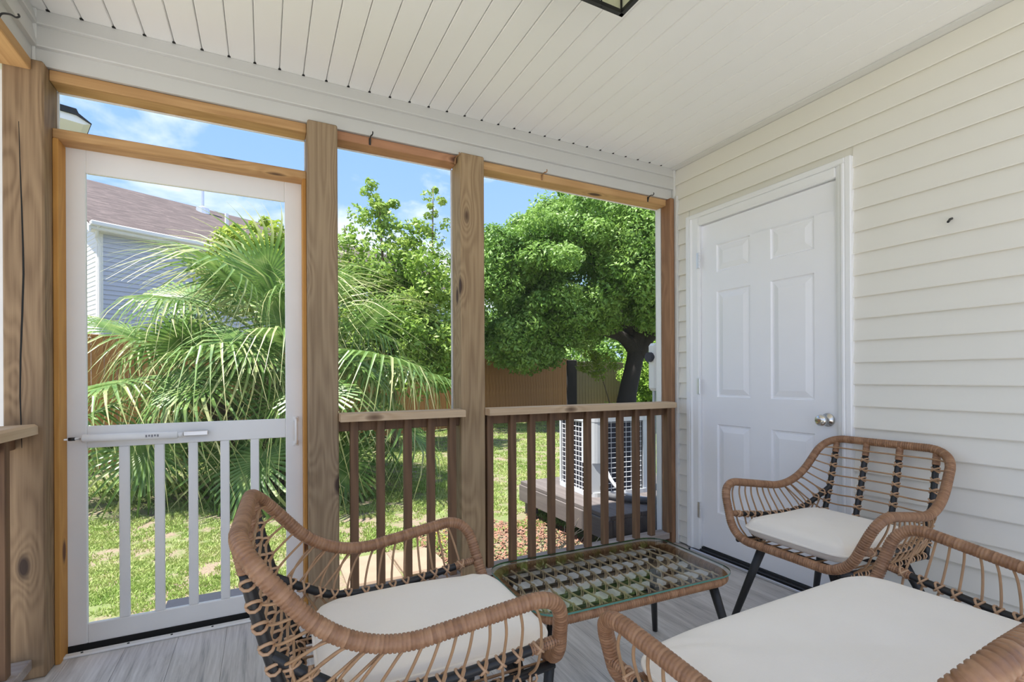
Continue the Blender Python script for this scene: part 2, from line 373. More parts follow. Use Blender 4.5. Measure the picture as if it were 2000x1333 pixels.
def struct(name, mb, mat, **k):
    o = mb.build(name, mat, **k); o['kind'] = 'structure'; return o
def resample(P, step, closed=False):
    P = np.array(P, float)
    if closed: P = np.vstack([P, P[:1]])
    L = np.concatenate([[0], np.cumsum(np.linalg.norm(np.diff(P, axis=0), axis=1))]); n = max(2, int(round(L[-1]/step)))
    t = np.linspace(0, L[-1], n+1); Q = np.stack([np.interp(t, L, P[:, i]) for i in range(3)], 1)
    return Q[:-1] if closed else Q
def fillet(P, rad, closed=False, n=9):
    P = [np.array(p, float) for p in P]; m = len(P); out = []
    for i in range(m):
        if not closed and i in (0, m-1): out.append(P[i]); continue
        a, b, c = P[i-1], P[i], P[(i+1) % m]; d1 = a-b; d2 = c-b; l1 = np.linalg.norm(d1); l2 = np.linalg.norm(d2)
        r = min(rad[i], .48*l1, .48*l2)
        if r <= 0: out.append(b); continue
        p, q = b+d1/l1*r, b+d2/l2*r
        for t in np.linspace(0, 1, n): out.append((1-t)**2*p+2*t*(1-t)*(.85*b+.15*(p+q)/2)+t*t*q)
    return np.array(out)
def spline(P, n=24):
    P = np.array(P, float); Q = np.vstack([2*P[0]-P[1], P, 2*P[-1]-P[-2]]); out = []; k = max(2, n//(len(P)-1))
    for i in range(1, len(Q)-2):
        for t in np.linspace(0, 1, k, endpoint=False):
            a, b, c, d = Q[i-1:i+3]; out.append(.5*((2*b)+(-a+c)*t+(2*a-5*b+4*c-d)*t*t+(-a+3*b-3*c+d)*t**3))
    out.append(P[-1]); return np.array(out)
def wrapped(mb, path, r, closed=False, pitch=.0085, sides=12, groove=.0021):
    Q = resample(path, pitch/4, closed); m = len(Q)//4*4
    if closed:
        L_ = np.linalg.norm(np.diff(np.vstack([np.array(path), path[0]]), axis=0), axis=1).sum(); Q = resample(path, L_/m, True)
    rr = np.array([r-groove if i % 4 == 0 else r for i in range(len(Q))])
    mb.tube(Q, rr, sides, closed)
    return mb

# ------------------------------------------------------------------ room shell
XW = 2.478; XL = -.774; YF = 2.46; ZC = 2.51; YB = -.45
struct('floor', MB().box(-.90, 2.62, YB, 2.62, -.15, -.004), M['darkwood'])
fl = bpy.data.objects['floor']
pw = .182; x = -.88; k = 0
while x < XW:
    y = YB-random.uniform(0, .9)
    while y < 2.60:
        y1 = min(y+1.22, 2.60); ys = max(y, YB)
        if y1 > ys+.02: MB().box(x+.0006, min(x+pw, XW)-.0006, ys+.0006, y1-.0006, -.004, 0).build('floor_plank', M['floor'], fl)
        y += 1.22
    x += pw
# ceiling: backing + tongue and groove soffit boards
ce = struct('ceiling', MB().box(-1.75, 2.9, YB-.02, 2.62, ZC+.012, ZC+.15), M['soffit'])
j = -.726-.0993
bm_cache = {}
while j < XW:
    a, b = max(j, XL), min(j+.0993, XW)
    if b-a > .01:
        g = .0045
        MB().extrude([(a+.0012, ZC+.011), (a+.0012, ZC+.005), (a+g, ZC), (b-g, ZC), (b-.0012, ZC+.005), (b-.0012, ZC+.011)], 'Y', YB, YF).build('soffit_board', M['soffit'], ce)
    j += .0993
gm = MB(); j = -.726
while j < 2.45:
    gm.box(j-.006, j+.006, YF-.016, YF-.0005, ZC-.0008, ZC+.002); j += .0993
gm.build('groove_gap_shade', M['hole'], ce)  # black boxes painted in for the shade inside the open groove ends
struct('trim_1', MB().extrude([(2.436, ZC-.001), (2.436, ZC-.009), (2.470, ZC-.013), (2.482, ZC-.013), (2.482, ZC-.001)], 'Y', YB, YF), M['trimw'])
# right wall
wr = struct('wall_right', MB().box(2.484, 2.62, YB, 1.36, 0, ZC+.01).box(2.484, 2.62, 2.30, 2.62, 0, ZC+.01).box(2.484, 2.62, 1.36, 2.30, 2.10, ZC+.01), M['siding'])
k0 = int(math.floor(-1.171/.1016)); z = 1.171+k0*.1016
def side_board(y0, y1, z0, z1, last=False):
    MB().extrude([(2.4835, z0+.006), (2.464, z0), (2.4625, z0+.004), (2.4785, z1+.004), (2.4835, z1+.004)], 'Y', y0, y1).build('siding_board', M['siding'], wr)
while z < ZC-.02:
    z0, z1 = max(z, .012), min(z+.1016, ZC-.012)
    if z1-z0 > .02:
        if z0 < 2.10:
            side_board(YB, 1.33, z0, z1); side_board(2.33, 2.425, z0, z1)
        else: side_board(YB, YF-.01, z0, z1)
    z += .1016
# corner channel next to the end post, and beneath fascia
struct('trim_2', MB().box(2.452, 2.478, 2.412, 2.437, .0, 2.315, .003).box(2.452, 2.478, 2.437, YF, 2.30, 2.315, .002), M['trimw'])
struct('trim_3', MB().box(2.455, 2.474, YF-.022, YF-.002, 2.312, ZC-.012, .003), M['trimw'])
# ---- door 1 : six panel door with casing
cas = MB()
cas.box(2.448, 2.484, 1.328, 1.356, 0.012, 2.145, .004).box(2.448, 2.484, 2.306, 2.334, 0.012, 2.145, .004).box(2.448, 2.484, 1.356, 2.306, 2.117, 2.145, .004)
struct('trim_4', cas, M['casing'])
cb = MB()
def bm_prof(a, b): return None
for (y0, y1) in ((1.356, 1.403), (2.233, 2.306)):
    s1 = y0 < 1.5
    yi = y1 if s1 else y0; yo = y0 if s1 else y1; d = 1 if s1 else -1
    cb.extrude([(2.484, yo), (2.452, yo), (2.446, yo+d*.006), (2.446, yo+d*.014), (2.455, yo+d*.022), (2.458, yi-d*.012), (2.464, yi), (2.520, yi), (2.520, yo)], 'Z', .012, 2.117)
cb.box(2.455, 2.520, 1.403, 2.233, 2.066, 2.117, .004)
dj = cb.build('door_jamb', M['casing']); 
def panel_door():
    # slab with six raised panels, built as one grid of boxes and frusta
    X0 = 2.478; y0, y1, z0, z1 = 1.405, 2.231, .037, 2.062
    ys = [(1.518, 1.757), (1.884, 2.116)]; zs = [(.272, .818), (.985, 1.632), (1.750, 1.918)]
    mb = MB(); ycut = [y0, ys[0][0], ys[0][1], ys[1][0], ys[1][1], y1]; zcut = [z0]+[c for q in zs for c in q]+[z1]
    vs = {}
    def q(a, b, c, d): mb.add([a, b, c, d], [(0, 1, 2, 3)])
    for i in range(5):
        for k in range(7-0-1+0):
            ya, yb, za, zb = ycut[i], ycut[i+1], zcut[k], zcut[k+1]
            if i in (1, 3) and k in (1, 3, 5):
                rings = [(0, 0), (.006, .009), (.014, .009), (.018, .007), (.042, .001), (.046, .0)]
                pr = None
                for off, dep in rings:
                    cur = [(X0+dep, ya+off, za+off), (X0+dep, ya+off, zb-off), (X0+dep, yb-off, zb-off), (X0+dep, yb-off, za+off)]
                    if pr is not None:
                        for e in range(4): q(pr[e], pr[(e+1) % 4], cur[(e+1) % 4], cur[e])
                    pr = cur
                q(*pr)
            else: q((X0, ya, za), (X0, ya, zb), (X0, yb, zb), (X0, yb, za))
    mb.box(X0+.0125, X0+.04, y0, y1, z0, z1)
    mb.add([(X0, y0, z0), (X0+.013, y0, z0), (X0+.013, y0, z1), (X0, y0, z1), (X0, y1, z0), (X0+.013, y1, z0), (X0+.013, y1, z1), (X0, y1, z1)], [(0, 1, 2, 3), (7, 6, 5, 4), (0, 4, 5, 1), (3, 2, 6, 7)])
    return mb
d1 = struct('door_1', panel_door(), M['doorp']); dj.parent = d1
dj.name = 'door_jamb'
kb = MB().lathe([(0, -.012), (.030, -.012), (.033, -.008), (.033, -.003), (.014, 0), (.011, .022), (.016, .030), (.026, .038), (.0285, .050), (.026, .060), (.018, .066), (.010, .067), (.0, .067)], (0, 0, 0), 'X', 24)
ko = kb.build('door_knob', M['chrome'], d1, True, loc=(2.470, 1.452, .893), rot=(0, 0, math.pi))
MB().lathe([(0, 0), (.006, 0), (.006, .003), (0, .003)], (.066, 0, 0), 'X', 12).build('key_slot', M['rust'], ko)
for z in (.264, 1.048, 1.845):
    h = MB().box(2.455, 2.463, 2.229, 2.252, z-.05, z+.05, .001)
    for a in range(5): h.lathe([(0, -.049+a*.02), (.0065, -.049+a*.02), (.0065, -.031+a*.02), (0, -.031+a*.02)], (2.457, 2.232, z), 'Z', 10)
    h.build('hinge', M['alum'], d1, False)
th = MB().box(2.425, 2.52, 1.33, 2.30, .0, .012, .002).box(2.450, 2.52, 1.403, 2.233, .012, .022, .003).box(2.470, 2.52, 1.403, 2.233, .022, .032)
th.build('threshold', M['thresh'], d1)
MB().box(2.424, 2.431, 1.33, 2.285, .0, .015, .002).build('threshold_edge', M['alum'], d1)
# screw hook in the wall
hk = MB().tube([(2.474, .960, 1.742), (2.452, .958, 1.735), (2.428, .955, 1.720)], .0045, 8)
tag(hk.build('screw_hook', M['black']), 'small black screw sticking out of the cream siding right of the door', 'screw')

# fascia boards around the opening (front and left)
fa = MB()
fa.extrude([(YF+.06, 2.302), (YF, 2.302), (YF, 2.364), (YF-.016, 2.366), (YF-.018, 2.371), (YF-.005, 2.447), (YF-.018, 2.449), (YF-.019, 2.454), (YF-.006, ZC-.001), (YF+.06, ZC-.001)], 'X', XL, 2.472)
struct('trim_5', fa, M['fascia'])
fb = MB()
fb.extrude([(XL-.06, 2.302), (XL, 2.302), (XL, 2.364), (XL+.016, 2.366), (XL+.018, 2.371), (XL+.005, 2.447), (XL+.018, 2.449), (XL+.019, 2.454), (XL+.006, ZC-.001), (XL-.06, ZC-.001)], 'Y', YB, YF)
struct('trim_6', fb, M['fascia'])
struct('trim_7', MB().box(XL+.004, XL+.016, YF-.016, YF-.004, 2.375, ZC-.002, .002).box(XL, XL+.010, YF-.010, YF, 2.303, 2.37, .002), M['trimw'])
# unseen roof above the ceiling, left overhang widened to keep the sun off
rf = MB().box(-1.75, 3.2, YB-.02, 2.95, ZC+.16, ZC+.24).box(XL-.2, XL-.06, YB, 2.95, 2.302, ZC+.16).box(XL-.06, 2.62, YF+.06, 2.59, 2.32, ZC+.16)
struct('wall_header', rf, M['trimw'])
struct('bounce_slab', MB().box(-4.5, 2.60, -7, YB-.02, -.15, -.02).box(-4.5, -.92, YB-.02, 2.3, -.15, -.02), M['concrete'])  # unseen pale slab added to bounce sunlight into the porch
# ---- posts
def post(name, x0, x1, y0, y1, z0, z1, mat, label, rot=None):
    o = MB().box(x0, x1, y0, y1, z0, z1, .006).build(name, mat); tag(o, label, 'post'); return o
post('wood_post', .181, .312, 2.42, 2.553, 0, 2.300, M['post2'], 'grey-brown square wooden post between the white screen door and the railing')
post('wood_post', .926, 1.062, 2.42, 2.553, 0, 2.300, M['post'], 'tan square wooden post with knots standing between the two railing bays')
post('wood_post', 2.416, 2.452, 2.430, 2.522, 0, 2.302, M['redpost'], 'narrow reddish brown wooden post beside the cream siding wall')
cp = post('wood_post', -.847, -.731, 2.42, 2.56, 0, 2.302, M['post3'], 'thick corner wooden post with a long crack at the left of the screen door')
ck = MB()
pts = [(-.800, 2.06), (-.797, 1.9), (-.793, 1.75), (-.790, 1.60), (-.789, 1.5), (-.793, 1.35), (-.798, 1.2), (-.800, 1.05), (-.797, .92), (-.796, .86)]
for i in range(len(pts)-1):
    (a, z1), (b, z0) = pts[i], pts[i+1]; wa = .0008+.0022*math.sin(math.pi*i/9); wb = .0008+.0022*math.sin(math.pi*(i+1)/9)
    ck.add([(a-wa, 2.4195, z1), (a+wa, 2.4195, z1), (b+wb, 2.4195, z0), (b-wb, 2.4195, z0), (a-wa, 2.424, z1), (a+wa, 2.424, z1), (b+wb, 2.424, z0), (b-wb, 2.424, z0)], [(0, 1, 2, 3), (0, 4, 5, 1), (3, 2, 6, 7), (1, 5, 6, 2), (0, 3, 7, 4)])
ck.build('drying_crack', M['hole'], cp)
# ---- beams
def beam(name, box, mat, label, cat='beam'):
    o = MB().box(*box, .003).build(name, mat); return tag(o, label, cat)
beam('header_beam', (-.731, .181, 2.47, 2.56, 2.258, 2.300), M['beamx'], 'orange-brown wooden header over the narrow transom opening above the screen door')
beam('header_beam', (.312, .926, 2.47, 2.56, 2.258, 2.300), M['beamr'], 'reddish wooden header between the grey post and the tan middle post')
beam('header_beam', (1.062, 2.416, 2.47, 2.56, 2.258, 2.300), M['beamx'], 'knotty wooden header from the tan middle post to the siding wall')
beam('header_beam', (-.862, -.765, YB, 2.42, 2.258, 2.300), M['beamy'], 'orange wooden header running overhead along the left side')
beam('transom_beam', (-.731, .181, 2.50, 2.585, 2.052, 2.090), M['beamx'], 'wooden transom beam with a dark knot right above the screen door')
# white screen spline trims
scr = MB()
for (a, b, z0, z1) in ((-.731, .181, 2.09, 2.258), (.312, .926, .045, 2.258), (1.062, 2.420, .045, 2.258)):
    scr.box(a, b, 2.5605, 2.568, z1-.004, z1+.02)
    scr.box(a-.02, a+.004, 2.5605, 2.568, z0, z1); scr.box(b-.004, b+.02, 2.5605, 2.568, z0, z1)
struct('trim_8', scr, M['white'])
def screen(name, a, b, z0, z1, y=2.564):
    o = MB().add([(a, y, z0), (b, y, z0), (b, y, z1), (a, y, z1)], [(0, 1, 2, 3)]).build(name, M['screen']); o['kind'] = 'structure'; return o
screen('window_1', -.727, .177, 2.09, 2.245); screen('window_2', .316, .922, .045, 2.245); screen('window_3', 1.066, 2.416, .045, 2.245)
struct('trim_10', MB().box(-.90, -.852, 2.46, 2.50, .0, 2.258, .002), M['white'])
# outside corner board right
struct('trim_9', MB().box(2.417, 2.47, 2.526, 2.566, .0, 2.258, .002).box(2.46, 2.62, 2.575, 2.62, -.15, 2.6), M['white'])
# ---- jamb strips
tag(MB().box(-.7305, -.7135, 2.50, 2.585, .0, 2.052, .002).build('jamb_strip', M['jamb']), 'orange wooden jamb strip on the hinge side of the screen door beside the cracked post', 'jamb')
tag(MB().box(.1645, .1805, 2.50, 2.585, .0, 2.052, .002).build('jamb_strip', M['jamb']), 'orange wooden jamb strip on the handle side of the screen door', 'jamb')
# ---- screen door
sd = thing('screen_door', 'white vinyl screen door with five lower balusters and closed latch', 'door', (-.712, 2.58, .015)); sd['kind'] = 'structure'; sd.name = 'door_2'
def sdp(name, x0, x1, z0, z1, y0=2.586, y1=2.606, b=.003, m='white', parent=None):
    return MB().box(x0+.712, x1+.712, y0-2.58, y1-2.58, z0-.015, z1-.015, b).build(name, M[m], parent or sd)
sdp('stile', -.730, -.652, .015, 2.066); sdp('stile', .091, .179, .015, 2.066)
sdp('top_rail', -.652, .091, 1.960, 2.066); sdp('middle_rail', -.652, .091, .828, .918); sdp('bottom_rail', -.652, .091, .015, .105)
for xc in (-.530, -.4075, -.2845, -.162, -.041): sdp('baluster', xc-.018, xc+.018, .105, .828, 2.588, 2.604)
MB().add([(-.65+.712, .027, .09), (.091+.712, .027, .09), (.091+.712, .027, 1.97), (-.65+.712, .027, 1.97)], [(0, 1, 2, 3)]).build('screen_panel', M['screen'], sd)
hd = MB().tube(spline([(0, 0, 0), (.0, -.028, .012), (0, -.034, .06), (0, -.028, .108), (0, 0, .12)], 20), [.009]+[.007]*20, 8)
hd.box(-.012, .012, -.004, .004, -.012, .014, .002).box(-.012, .012, -.004, .004, .106, .132, .002)
hd.build('pull_handle', M['white'], sd, True, loc=(.135+.712, .006, .797-.015))
MB().box(-.73+.712, .179+.712, .001, .012, -.0145, .012).build('door_gap_shade', M['hole'], sd)  # black strip standing in for the shaded gap under the door
# door closer: tube, rod, bracket
dc = thing('door_closer', 'white pneumatic door closer mounted across the middle rail of the screen door', 'door closer', (-.712, 2.56, .87))
P0 = np.array((-.658, 2.55, .872)); P1 = np.array((-.335, 2.55, .868)); off = np.array((-.712, 2.56, .87))
MB().tube([P0-off, P0+(.004, 0, 0)-off, P1-(.004, 0, 0)-off, P1-off], [.014, .0155, .0155, .013], 16).build('cylinder', M['white'], dc, True)
MB().tube([P1-off, P1+np.array((.018, 0, 0))-off], .010, 12).build('end_plug', M['white'], dc, True)
MB().box(P1[0]+.018+.712, P1[0]+.11+.712, -.004, .022, -.009, .011, .002).build('door_bracket', M['alum'], dc)
MB().tube([P0-off, (-.716+.712, -.01, .0), (-.735+.712, -.02, 0)], .0045, 8).build('piston_rod', M['alum'], dc, True)
MB().tube([(-.70+.712, -.01, .001), (-.68+.712, -.01, .001)], .007, 8).build('hold_open_washer', M['black'], dc, True)
MB().box(-.748+.712, -.731+.712, -.035, .005, -.022, -.014, .001).box(-.748+.712, -.731+.712, -.035, .005, .014, .022, .001).box(-.734+.712, -.7305+.712, -.05, .01, -.024, .024).build('jamb_bracket', M['white'], dc)
tx = MB()
for i in range(5): tx.box(.265+i*.010, .265+i*.010+.006, -.0265, -.0255, -.004+.002*(i % 2), .006)
tx.build('printed_mark', M['ink'], dc)
# sill strip
ss = MB().box(-.73, .18, 2.530, 2.562, .0, .010, .003).build('sill_strip', M['white']); tag(ss, 'white screwed aluminium sill strip on the floor below the screen door', 'sill')
sw = MB()
for i in range(6): sw.lathe([(0, .0102), (.005, .0102), (.004, .0125), (0, .0125)], (-.66+i*.15, 2.545, 0), 'Z', 8)
sw.build('screw', M['black'], ss)
# ---- railing front (two bays) and left
def railing(label, x0, x1, bals):
    rl = thing('porch_railing', label, 'railing', ((x0+x1)/2, 2.46, 0)); ox = (x0+x1)/2
    bev = .018
    mb = MB(); prof = [(-.10, .908), (-.10, .936), (-.092, .944), (.0, .946), (.008, .94), (.008, .908)]
    mb.extrude(prof, 'X', x0-ox, x1-ox)
    mb.build('cap_rail', M['cap'], rl)
    MB().box(x0-ox, min(x1, 2.416)-ox, -.004, .034, .855, .908, .003).build('top_rail', M['bal'], rl)
    MB().box(x0-ox, min(x1, 2.416)-ox, -.035, .055, .036, .076, .003).build('shoe_rail', M['shoe'], rl)
    MB().box(x0-ox, min(x1, 2.416)-ox, -.010, .055, .0, .036).build('rim_board', M['darkwood'], rl)
    b0 = MB().box(-.0185, .0185, -.0185, .0185, .076, .908, .002).mesh('baluster', M['bal'])
    for b in bals: link('baluster', b0, rl, (b-ox, -.012, 0))
    return rl
railing('brown wooden railing with five balusters between the grey post and the tan post', .312, .926, [.384, .509, .644, .765, .880])
railing('longer brown wooden railing between the tan post and the siding wall', 1.062, 2.392, [1.095, 1.236, 1.359, 1.490, 1.621, 1.747, 1.874, 1.996, 2.124, 2.251, 2.396])
rl = thing('porch_railing', 'wooden railing end with pale cap joining the cracked corner post at far left', 'railing', (-.80, 1.6, 0))
MB().extrude([(-.065, .908), (-.065, .942), (.040, .946), (.050, .938), (.050, .908)], 'Y', -2.02, .819).build('cap_rail', M['capy'], rl)
MB().box(-.05, -.012, -2.02, .819, .855, .908, .003).build('top_rail', M['bal'], rl)
MB().box(-.05, .03, -2.02, .819, .04, .078, .003).build('shoe_rail', M['shoe'], rl)
b0 = MB().box(-.0185, .0185, -.0185, .0185, .078, .908, .002).mesh('baluster', M['bal'])
for i in range(20): link('baluster', b0, rl, (-.012, .70-i*.125, 0))
# ---- black hooks on the front header
def hook(x, label, rusty=False, base=(0, 2.469, 2.282), side=False):
    p = [(0, 0, -.018), (0, -.004, -.008), (0, -.012, .008), (0, -.032, .012), (.002, -.044, .008), (.004, -.052, .014), (.004, -.050, .022)]
    h = MB().tube(spline(p, 24), .0030, 8); h.box(-.005, .005, -.003, .002, -.022, .010, .001)
    o = h.build('lantern_hook', M['rust'] if rusty else M['black'], None, True); o.location = (x, base[1], base[2])
    if side: o.rotation_euler = (0, 0, R(90)); o.location = base
    tag(o, label, 'hook', 'hooks under the fascia'); return o
hook(.47, 'small black hook on the header just right of the grey post')
hook(.915, 'tiny rusty hook at the left of the tan middle post top', True, (0, 2.469, 2.272))
hook(1.45, 'thin rusty hook near the middle of the right header', True)
hook(2.255, 'small black hook on the header near the siding wall')
hook(0, 'black hook on the left header in the upper left corner', False, (-.765, 2.16, 2.290), True)

# ---- ceiling lantern
ll = thing('ceiling_lantern', 'black framed square flush lantern with pale panes under the ceiling', 'ceiling lamp', (.93, 1.15, ZC))
s, zt, zb = .128, -.012, -.205
fr = MB()
for sx_ in (-1, 1):
    for sy_ in (-1, 1):
        fr.box(sx_*s-.006, sx_*s+.006, sy_*s-.006, sy_*s+.006, zb, zt)
for zq in (zb, zt-.02):
    for sg in (-1, 1):
        fr.box(-s-.007, s+.007, sg*s-.007, sg*s+.007, zq, zq+.013); fr.box(sg*s-.007, sg*s+.007, -s-.007, s+.007, zq, zq+.013)
fr.build('frame', M['black'], ll)
MB().box(-.07, .07, -.07, .07, zt, 0).build('canopy', M['black'], ll)
gr_ = MB()
for sg in (-1, 1):
    for t in (-.045, .045):
        gr_.box(t-.002, t+.002, sg*s-.003, sg*s+.003, zb, zt-.02); gr_.box(sg*s-.003, sg*s+.003, t-.002, t+.002, zb, zt-.02)
    for zq in (-.14, -.08):
        gr_.box(-s, s, sg*s-.003, sg*s+.003, zq-.002, zq+.002); gr_.box(sg*s-.003, sg*s+.003, -s, s, zq-.002, zq+.002)
gr_.build('grid_bars', M['black'], ll)
for sg in (-1, 1):
    MB().box(-s+.006, s-.006, sg*s-.0012, sg*s+.0012, zb+.012, zt-.02).build('pane', M['lampglass'], ll)
    MB().box(sg*s-.0012, sg*s+.0012, -s+.006, s-.006, zb+.012, zt-.02).build('pane', M['lampglass'], ll)
MB().lathe([(.012, -.012), (.012, -.06), (.02, -.075), (.03, -.10), (.022, -.13), (0, -.14)], (0, 0, 0), 'Z', 14).build('bulb', M['label'], ll, True)

# ------------------------------------------------------------------ wicker furniture
SH = dict(C1=(0, .227, .428), C2=(.04, .315, .647), C3=(.469, .286, .585), C4=(.663, .251, .812))
LASH = {}
def lash_at(mb, p, t, r=.0125, thick=.0032, out=(0, 0, 1)):
    t = np.array(t)/np.linalg.norm(t); b = np.array(out, float); b = b-t*(b@t); b /= np.linalg.norm(b); n = np.cross(b, t)
    for sg, of in ((.82, 0), (-.82, 0)):      # two slanted loops crossing over the bar
        A = np.arange(10)*2*np.pi/10
        P = np.array(p)+r*(np.cos(A)[:, None]*n+np.sin(A)[:, None]*b)+(of+sg*.0115*np.cos(A)[:, None])*t
        mb.tube(P, thick, 5, True)
def wicker_seat(e, name, label, cat, loc, rz, nup, group=None, dv=0, rtop=.085):
    root = thing(name, label, cat, loc, rz, group)
    c = {k: (v[0], v[1]+e, v[2]) for k, v in SH.items()}
    c['C4'] = (c['C4'][0]+dv, c['C4'][1]+abs(dv)*.4, c['C4'][2])
    L = lambda v, w, z: np.array([-v, w, z])
    def S(k, s): v, w_, z = c[k]; return L(v, s*w_, z)
    corners = [S('C1', 1), S('C2', 1), S('C3', 1), S('C4', 1), S('C4', -1), S('C3', -1), S('C2', -1), S('C1', -1)]
    rad = [.075, .075, .13, rtop, rtop, .13, .075, .075]
    loop = fillet(corners, rad, True, 12)
    wrapped(MB(), loop, .0172, True).build('rim', M['wick'], root, True)
    # one side curve from front post up over the arm to the top corner
    side = fillet(corners[:4]+[L(c['C4'][0], 0, c['C4'][2])], [.075, .075, .13, .085, 0], False, 14)[1:]
    side = np.vstack([S('C1', 1)+np.array([0, -.03, 0])*0, side]); sd_ = resample(side, .004)
    LL = np.concatenate([[0], np.cumsum(np.linalg.norm(np.diff(sd_, axis=0), axis=1))])
    # arc lengths of landmarks
    def near(pt): return LL[np.argmin(np.linalg.norm(sd_-pt, axis=1))]
    sC2, sC3, sC4 = near(S('C2', 1)), near(S('C3', 1)), near(S('C4', 1))
    at = lambda s_, sg: np.array([np.interp(s_, LL, sd_[:, 0]), sg*np.interp(s_, LL, sd_[:, 1]), np.interp(s_, LL, sd_[:, 2])])
    w1, w4 = c['C1'][1], c['C4'][1]
    # seat frame (black): side, rear, inner rails
    zs = .412; vr = .55
    wr_ = .205+e
    fr = MB()
    for sg in (-1, 1): fr.tube([L(.0, sg*(w1-.02), zs+.012), L(.12, sg*wr_, zs), L(vr, sg*wr_, zs-.012)], .0105, 8)
    fr.tube([L(vr, -wr_-.01, zs-.012), L(vr, wr_+.01, zs-.012)], .011, 8)
    fr.tube([L(.09, -wr_, zs-.006), L(.09, wr_, zs-.006)], .010, 8)
    fr.tube([L(.30, -wr_, zs-.010), L(.30, wr_, zs-.010)], .009, 8)
    fr.build('seat_frame', M['black'], root, True)
    # slender seat rods
    nr = int(9+e*40)
    for i in range(nr):
        w_ = -wr_+.02+(2*wr_-.04)*i/(nr-1)
        MB().tube([L(.0, w_*w1/wr_*.95, zs+.016), L(.09, w_, zs+.008), L(.30, w_, zs+.004), L(vr, w_, zs+.002)], .0036, 6).build('seat_rod', M['rod'], root, True)
    lz = MB()
    for sg in (-1, 1):
        for i in range(12): v = .06+.042*i; lash_at(lz, L(v, sg*wr_, zs-.004), (1, 0, 0), .013)
    for i in range(int(10+e*44)):
        w_ = -wr_+.02+(2*wr_-.04)*i/(9+int(e*44)); lash_at(lz, L(vr, w_, zs-.012), (0, 1, 0), .0135)
    lz.build('seat_lashing', M['lash'], root, True, kind='stuff')
    # back uprights
    ups = np.linspace(-1, 1, nup); top = c['C4']
    def upt(f, h):   # h 0 (seat) .. 1 (top bar)
        a = L(vr, f*(.205+e), zs-.012); b = L(top[0], f*(w4-.055), top[2]); p = a+(b-a)*h; p[0] -= .008*math.sin(math.pi*h); return p
    heights = [.90, .80, .70, .60, .50, .40, .30, .20, .11]
    nrod = len(heights)
    for f in ups:
        path = np.array([upt(f, h) for h in np.linspace(0, 1, 14)])
        uo = MB().tube(path[:12], .0120, 8).build('back_upright', M['black'], root, True)
        w_ = MB(); wrapped(w_, path[11:], .0138, False, .0065, 10); lz = MB()
        w_.build('wrapped_end', M['wick'], uo, True)
        for h in heights[1:]: lash_at(lz, upt(f, h), upt(f, h+.02)-upt(f, h), .0132, .0034, (1, 0, 0))
        lz.build('lashing', M['lash'], uo, True, kind='stuff')
    # horizontal back rods sweeping round into the sides
    for i, h in enumerate(heights):
        s_ = sC4-.03-(sC4-sC3+.05)*(i+.4)/nrod
        A, B = at(s_, 1), at(s_, -1)
        mid = [upt(f, h)+np.array([.012, 0, 0]) for f in ups]
        pl = spline([B]+mid+[A], 40)
        MB().tube(pl, .0032, 6).build('back_rod', M['rod'], root, True)
    # side rods
    ns = 13
    for sg in (-1, 1):
        wl = MB(); wpts = spline([L(.022, sg*(.268+e), .517), L(.17, sg*(.261+e), .497), L(.317, sg*(.251+e), .485), L(.45, sg*(.238+e), .497), L(.525, sg*(.221+e), .533), L(.612, sg*(.199+e), .590)], 40)
        wb = resample(wpts, .01); n8 = int(len(wb)*.08)
        wo = MB().tube(wb, .0112, 8).build('side_bar', M['black'], root, True)
        wq = MB(); wrapped(wq, wb[:n8+3], .0128, False, .0065, 10); wq.build('wrapped_end', M['wick'], wo, True)
        for i in range(ns):
            t = (i+.5)/ns
            A = at(sC2+.035+(sC3-sC2+.02)*t, sg)
            vm = .03+(.50)*t; j = min(len(wb)-1, int((.06+.90*t)*(len(wb)-1))); Bm = wb[j]+np.array([0, sg*.010, 0])
            Z = L(.05+.48*t, sg*wr_, zs)
            p = spline([A, A*.45+Bm*.55+np.array([.0, sg*.016, .02]), Bm, Z*.5+Bm*.5+np.array([0, sg*.012, -.005]), Z], 20)
            MB().tube(p, .0034, 6).build('side_rod', M['rod'], root, True)
            tg = wb[min(j+1, len(wb)-1)]-wb[max(j-1, 0)]
            lash_at(wl, wb[j], tg, .0124, .0034, (0, 1, 0))
        wl.build('lashing', M['lash'], wo, True, kind='stuff')
    # legs
    for sg in (-1, 1):
        for a, b in ((L(.07, sg*(.14+e), zs-.002), L(.045, sg*(.29+e), 0.0)), (L(.48, sg*(.15+e), zs-.012), L(.62, sg*(.285+e), 0.0))):
            b[2] = 0; d = (b-a); lg = MB().tube([a, a+d*.5, a+d*.985, b], [.0175, .0150, .0118, .0105], 12)
            lo = lg.build('leg', M['black'], root, True)
        # bracket plates
    return root
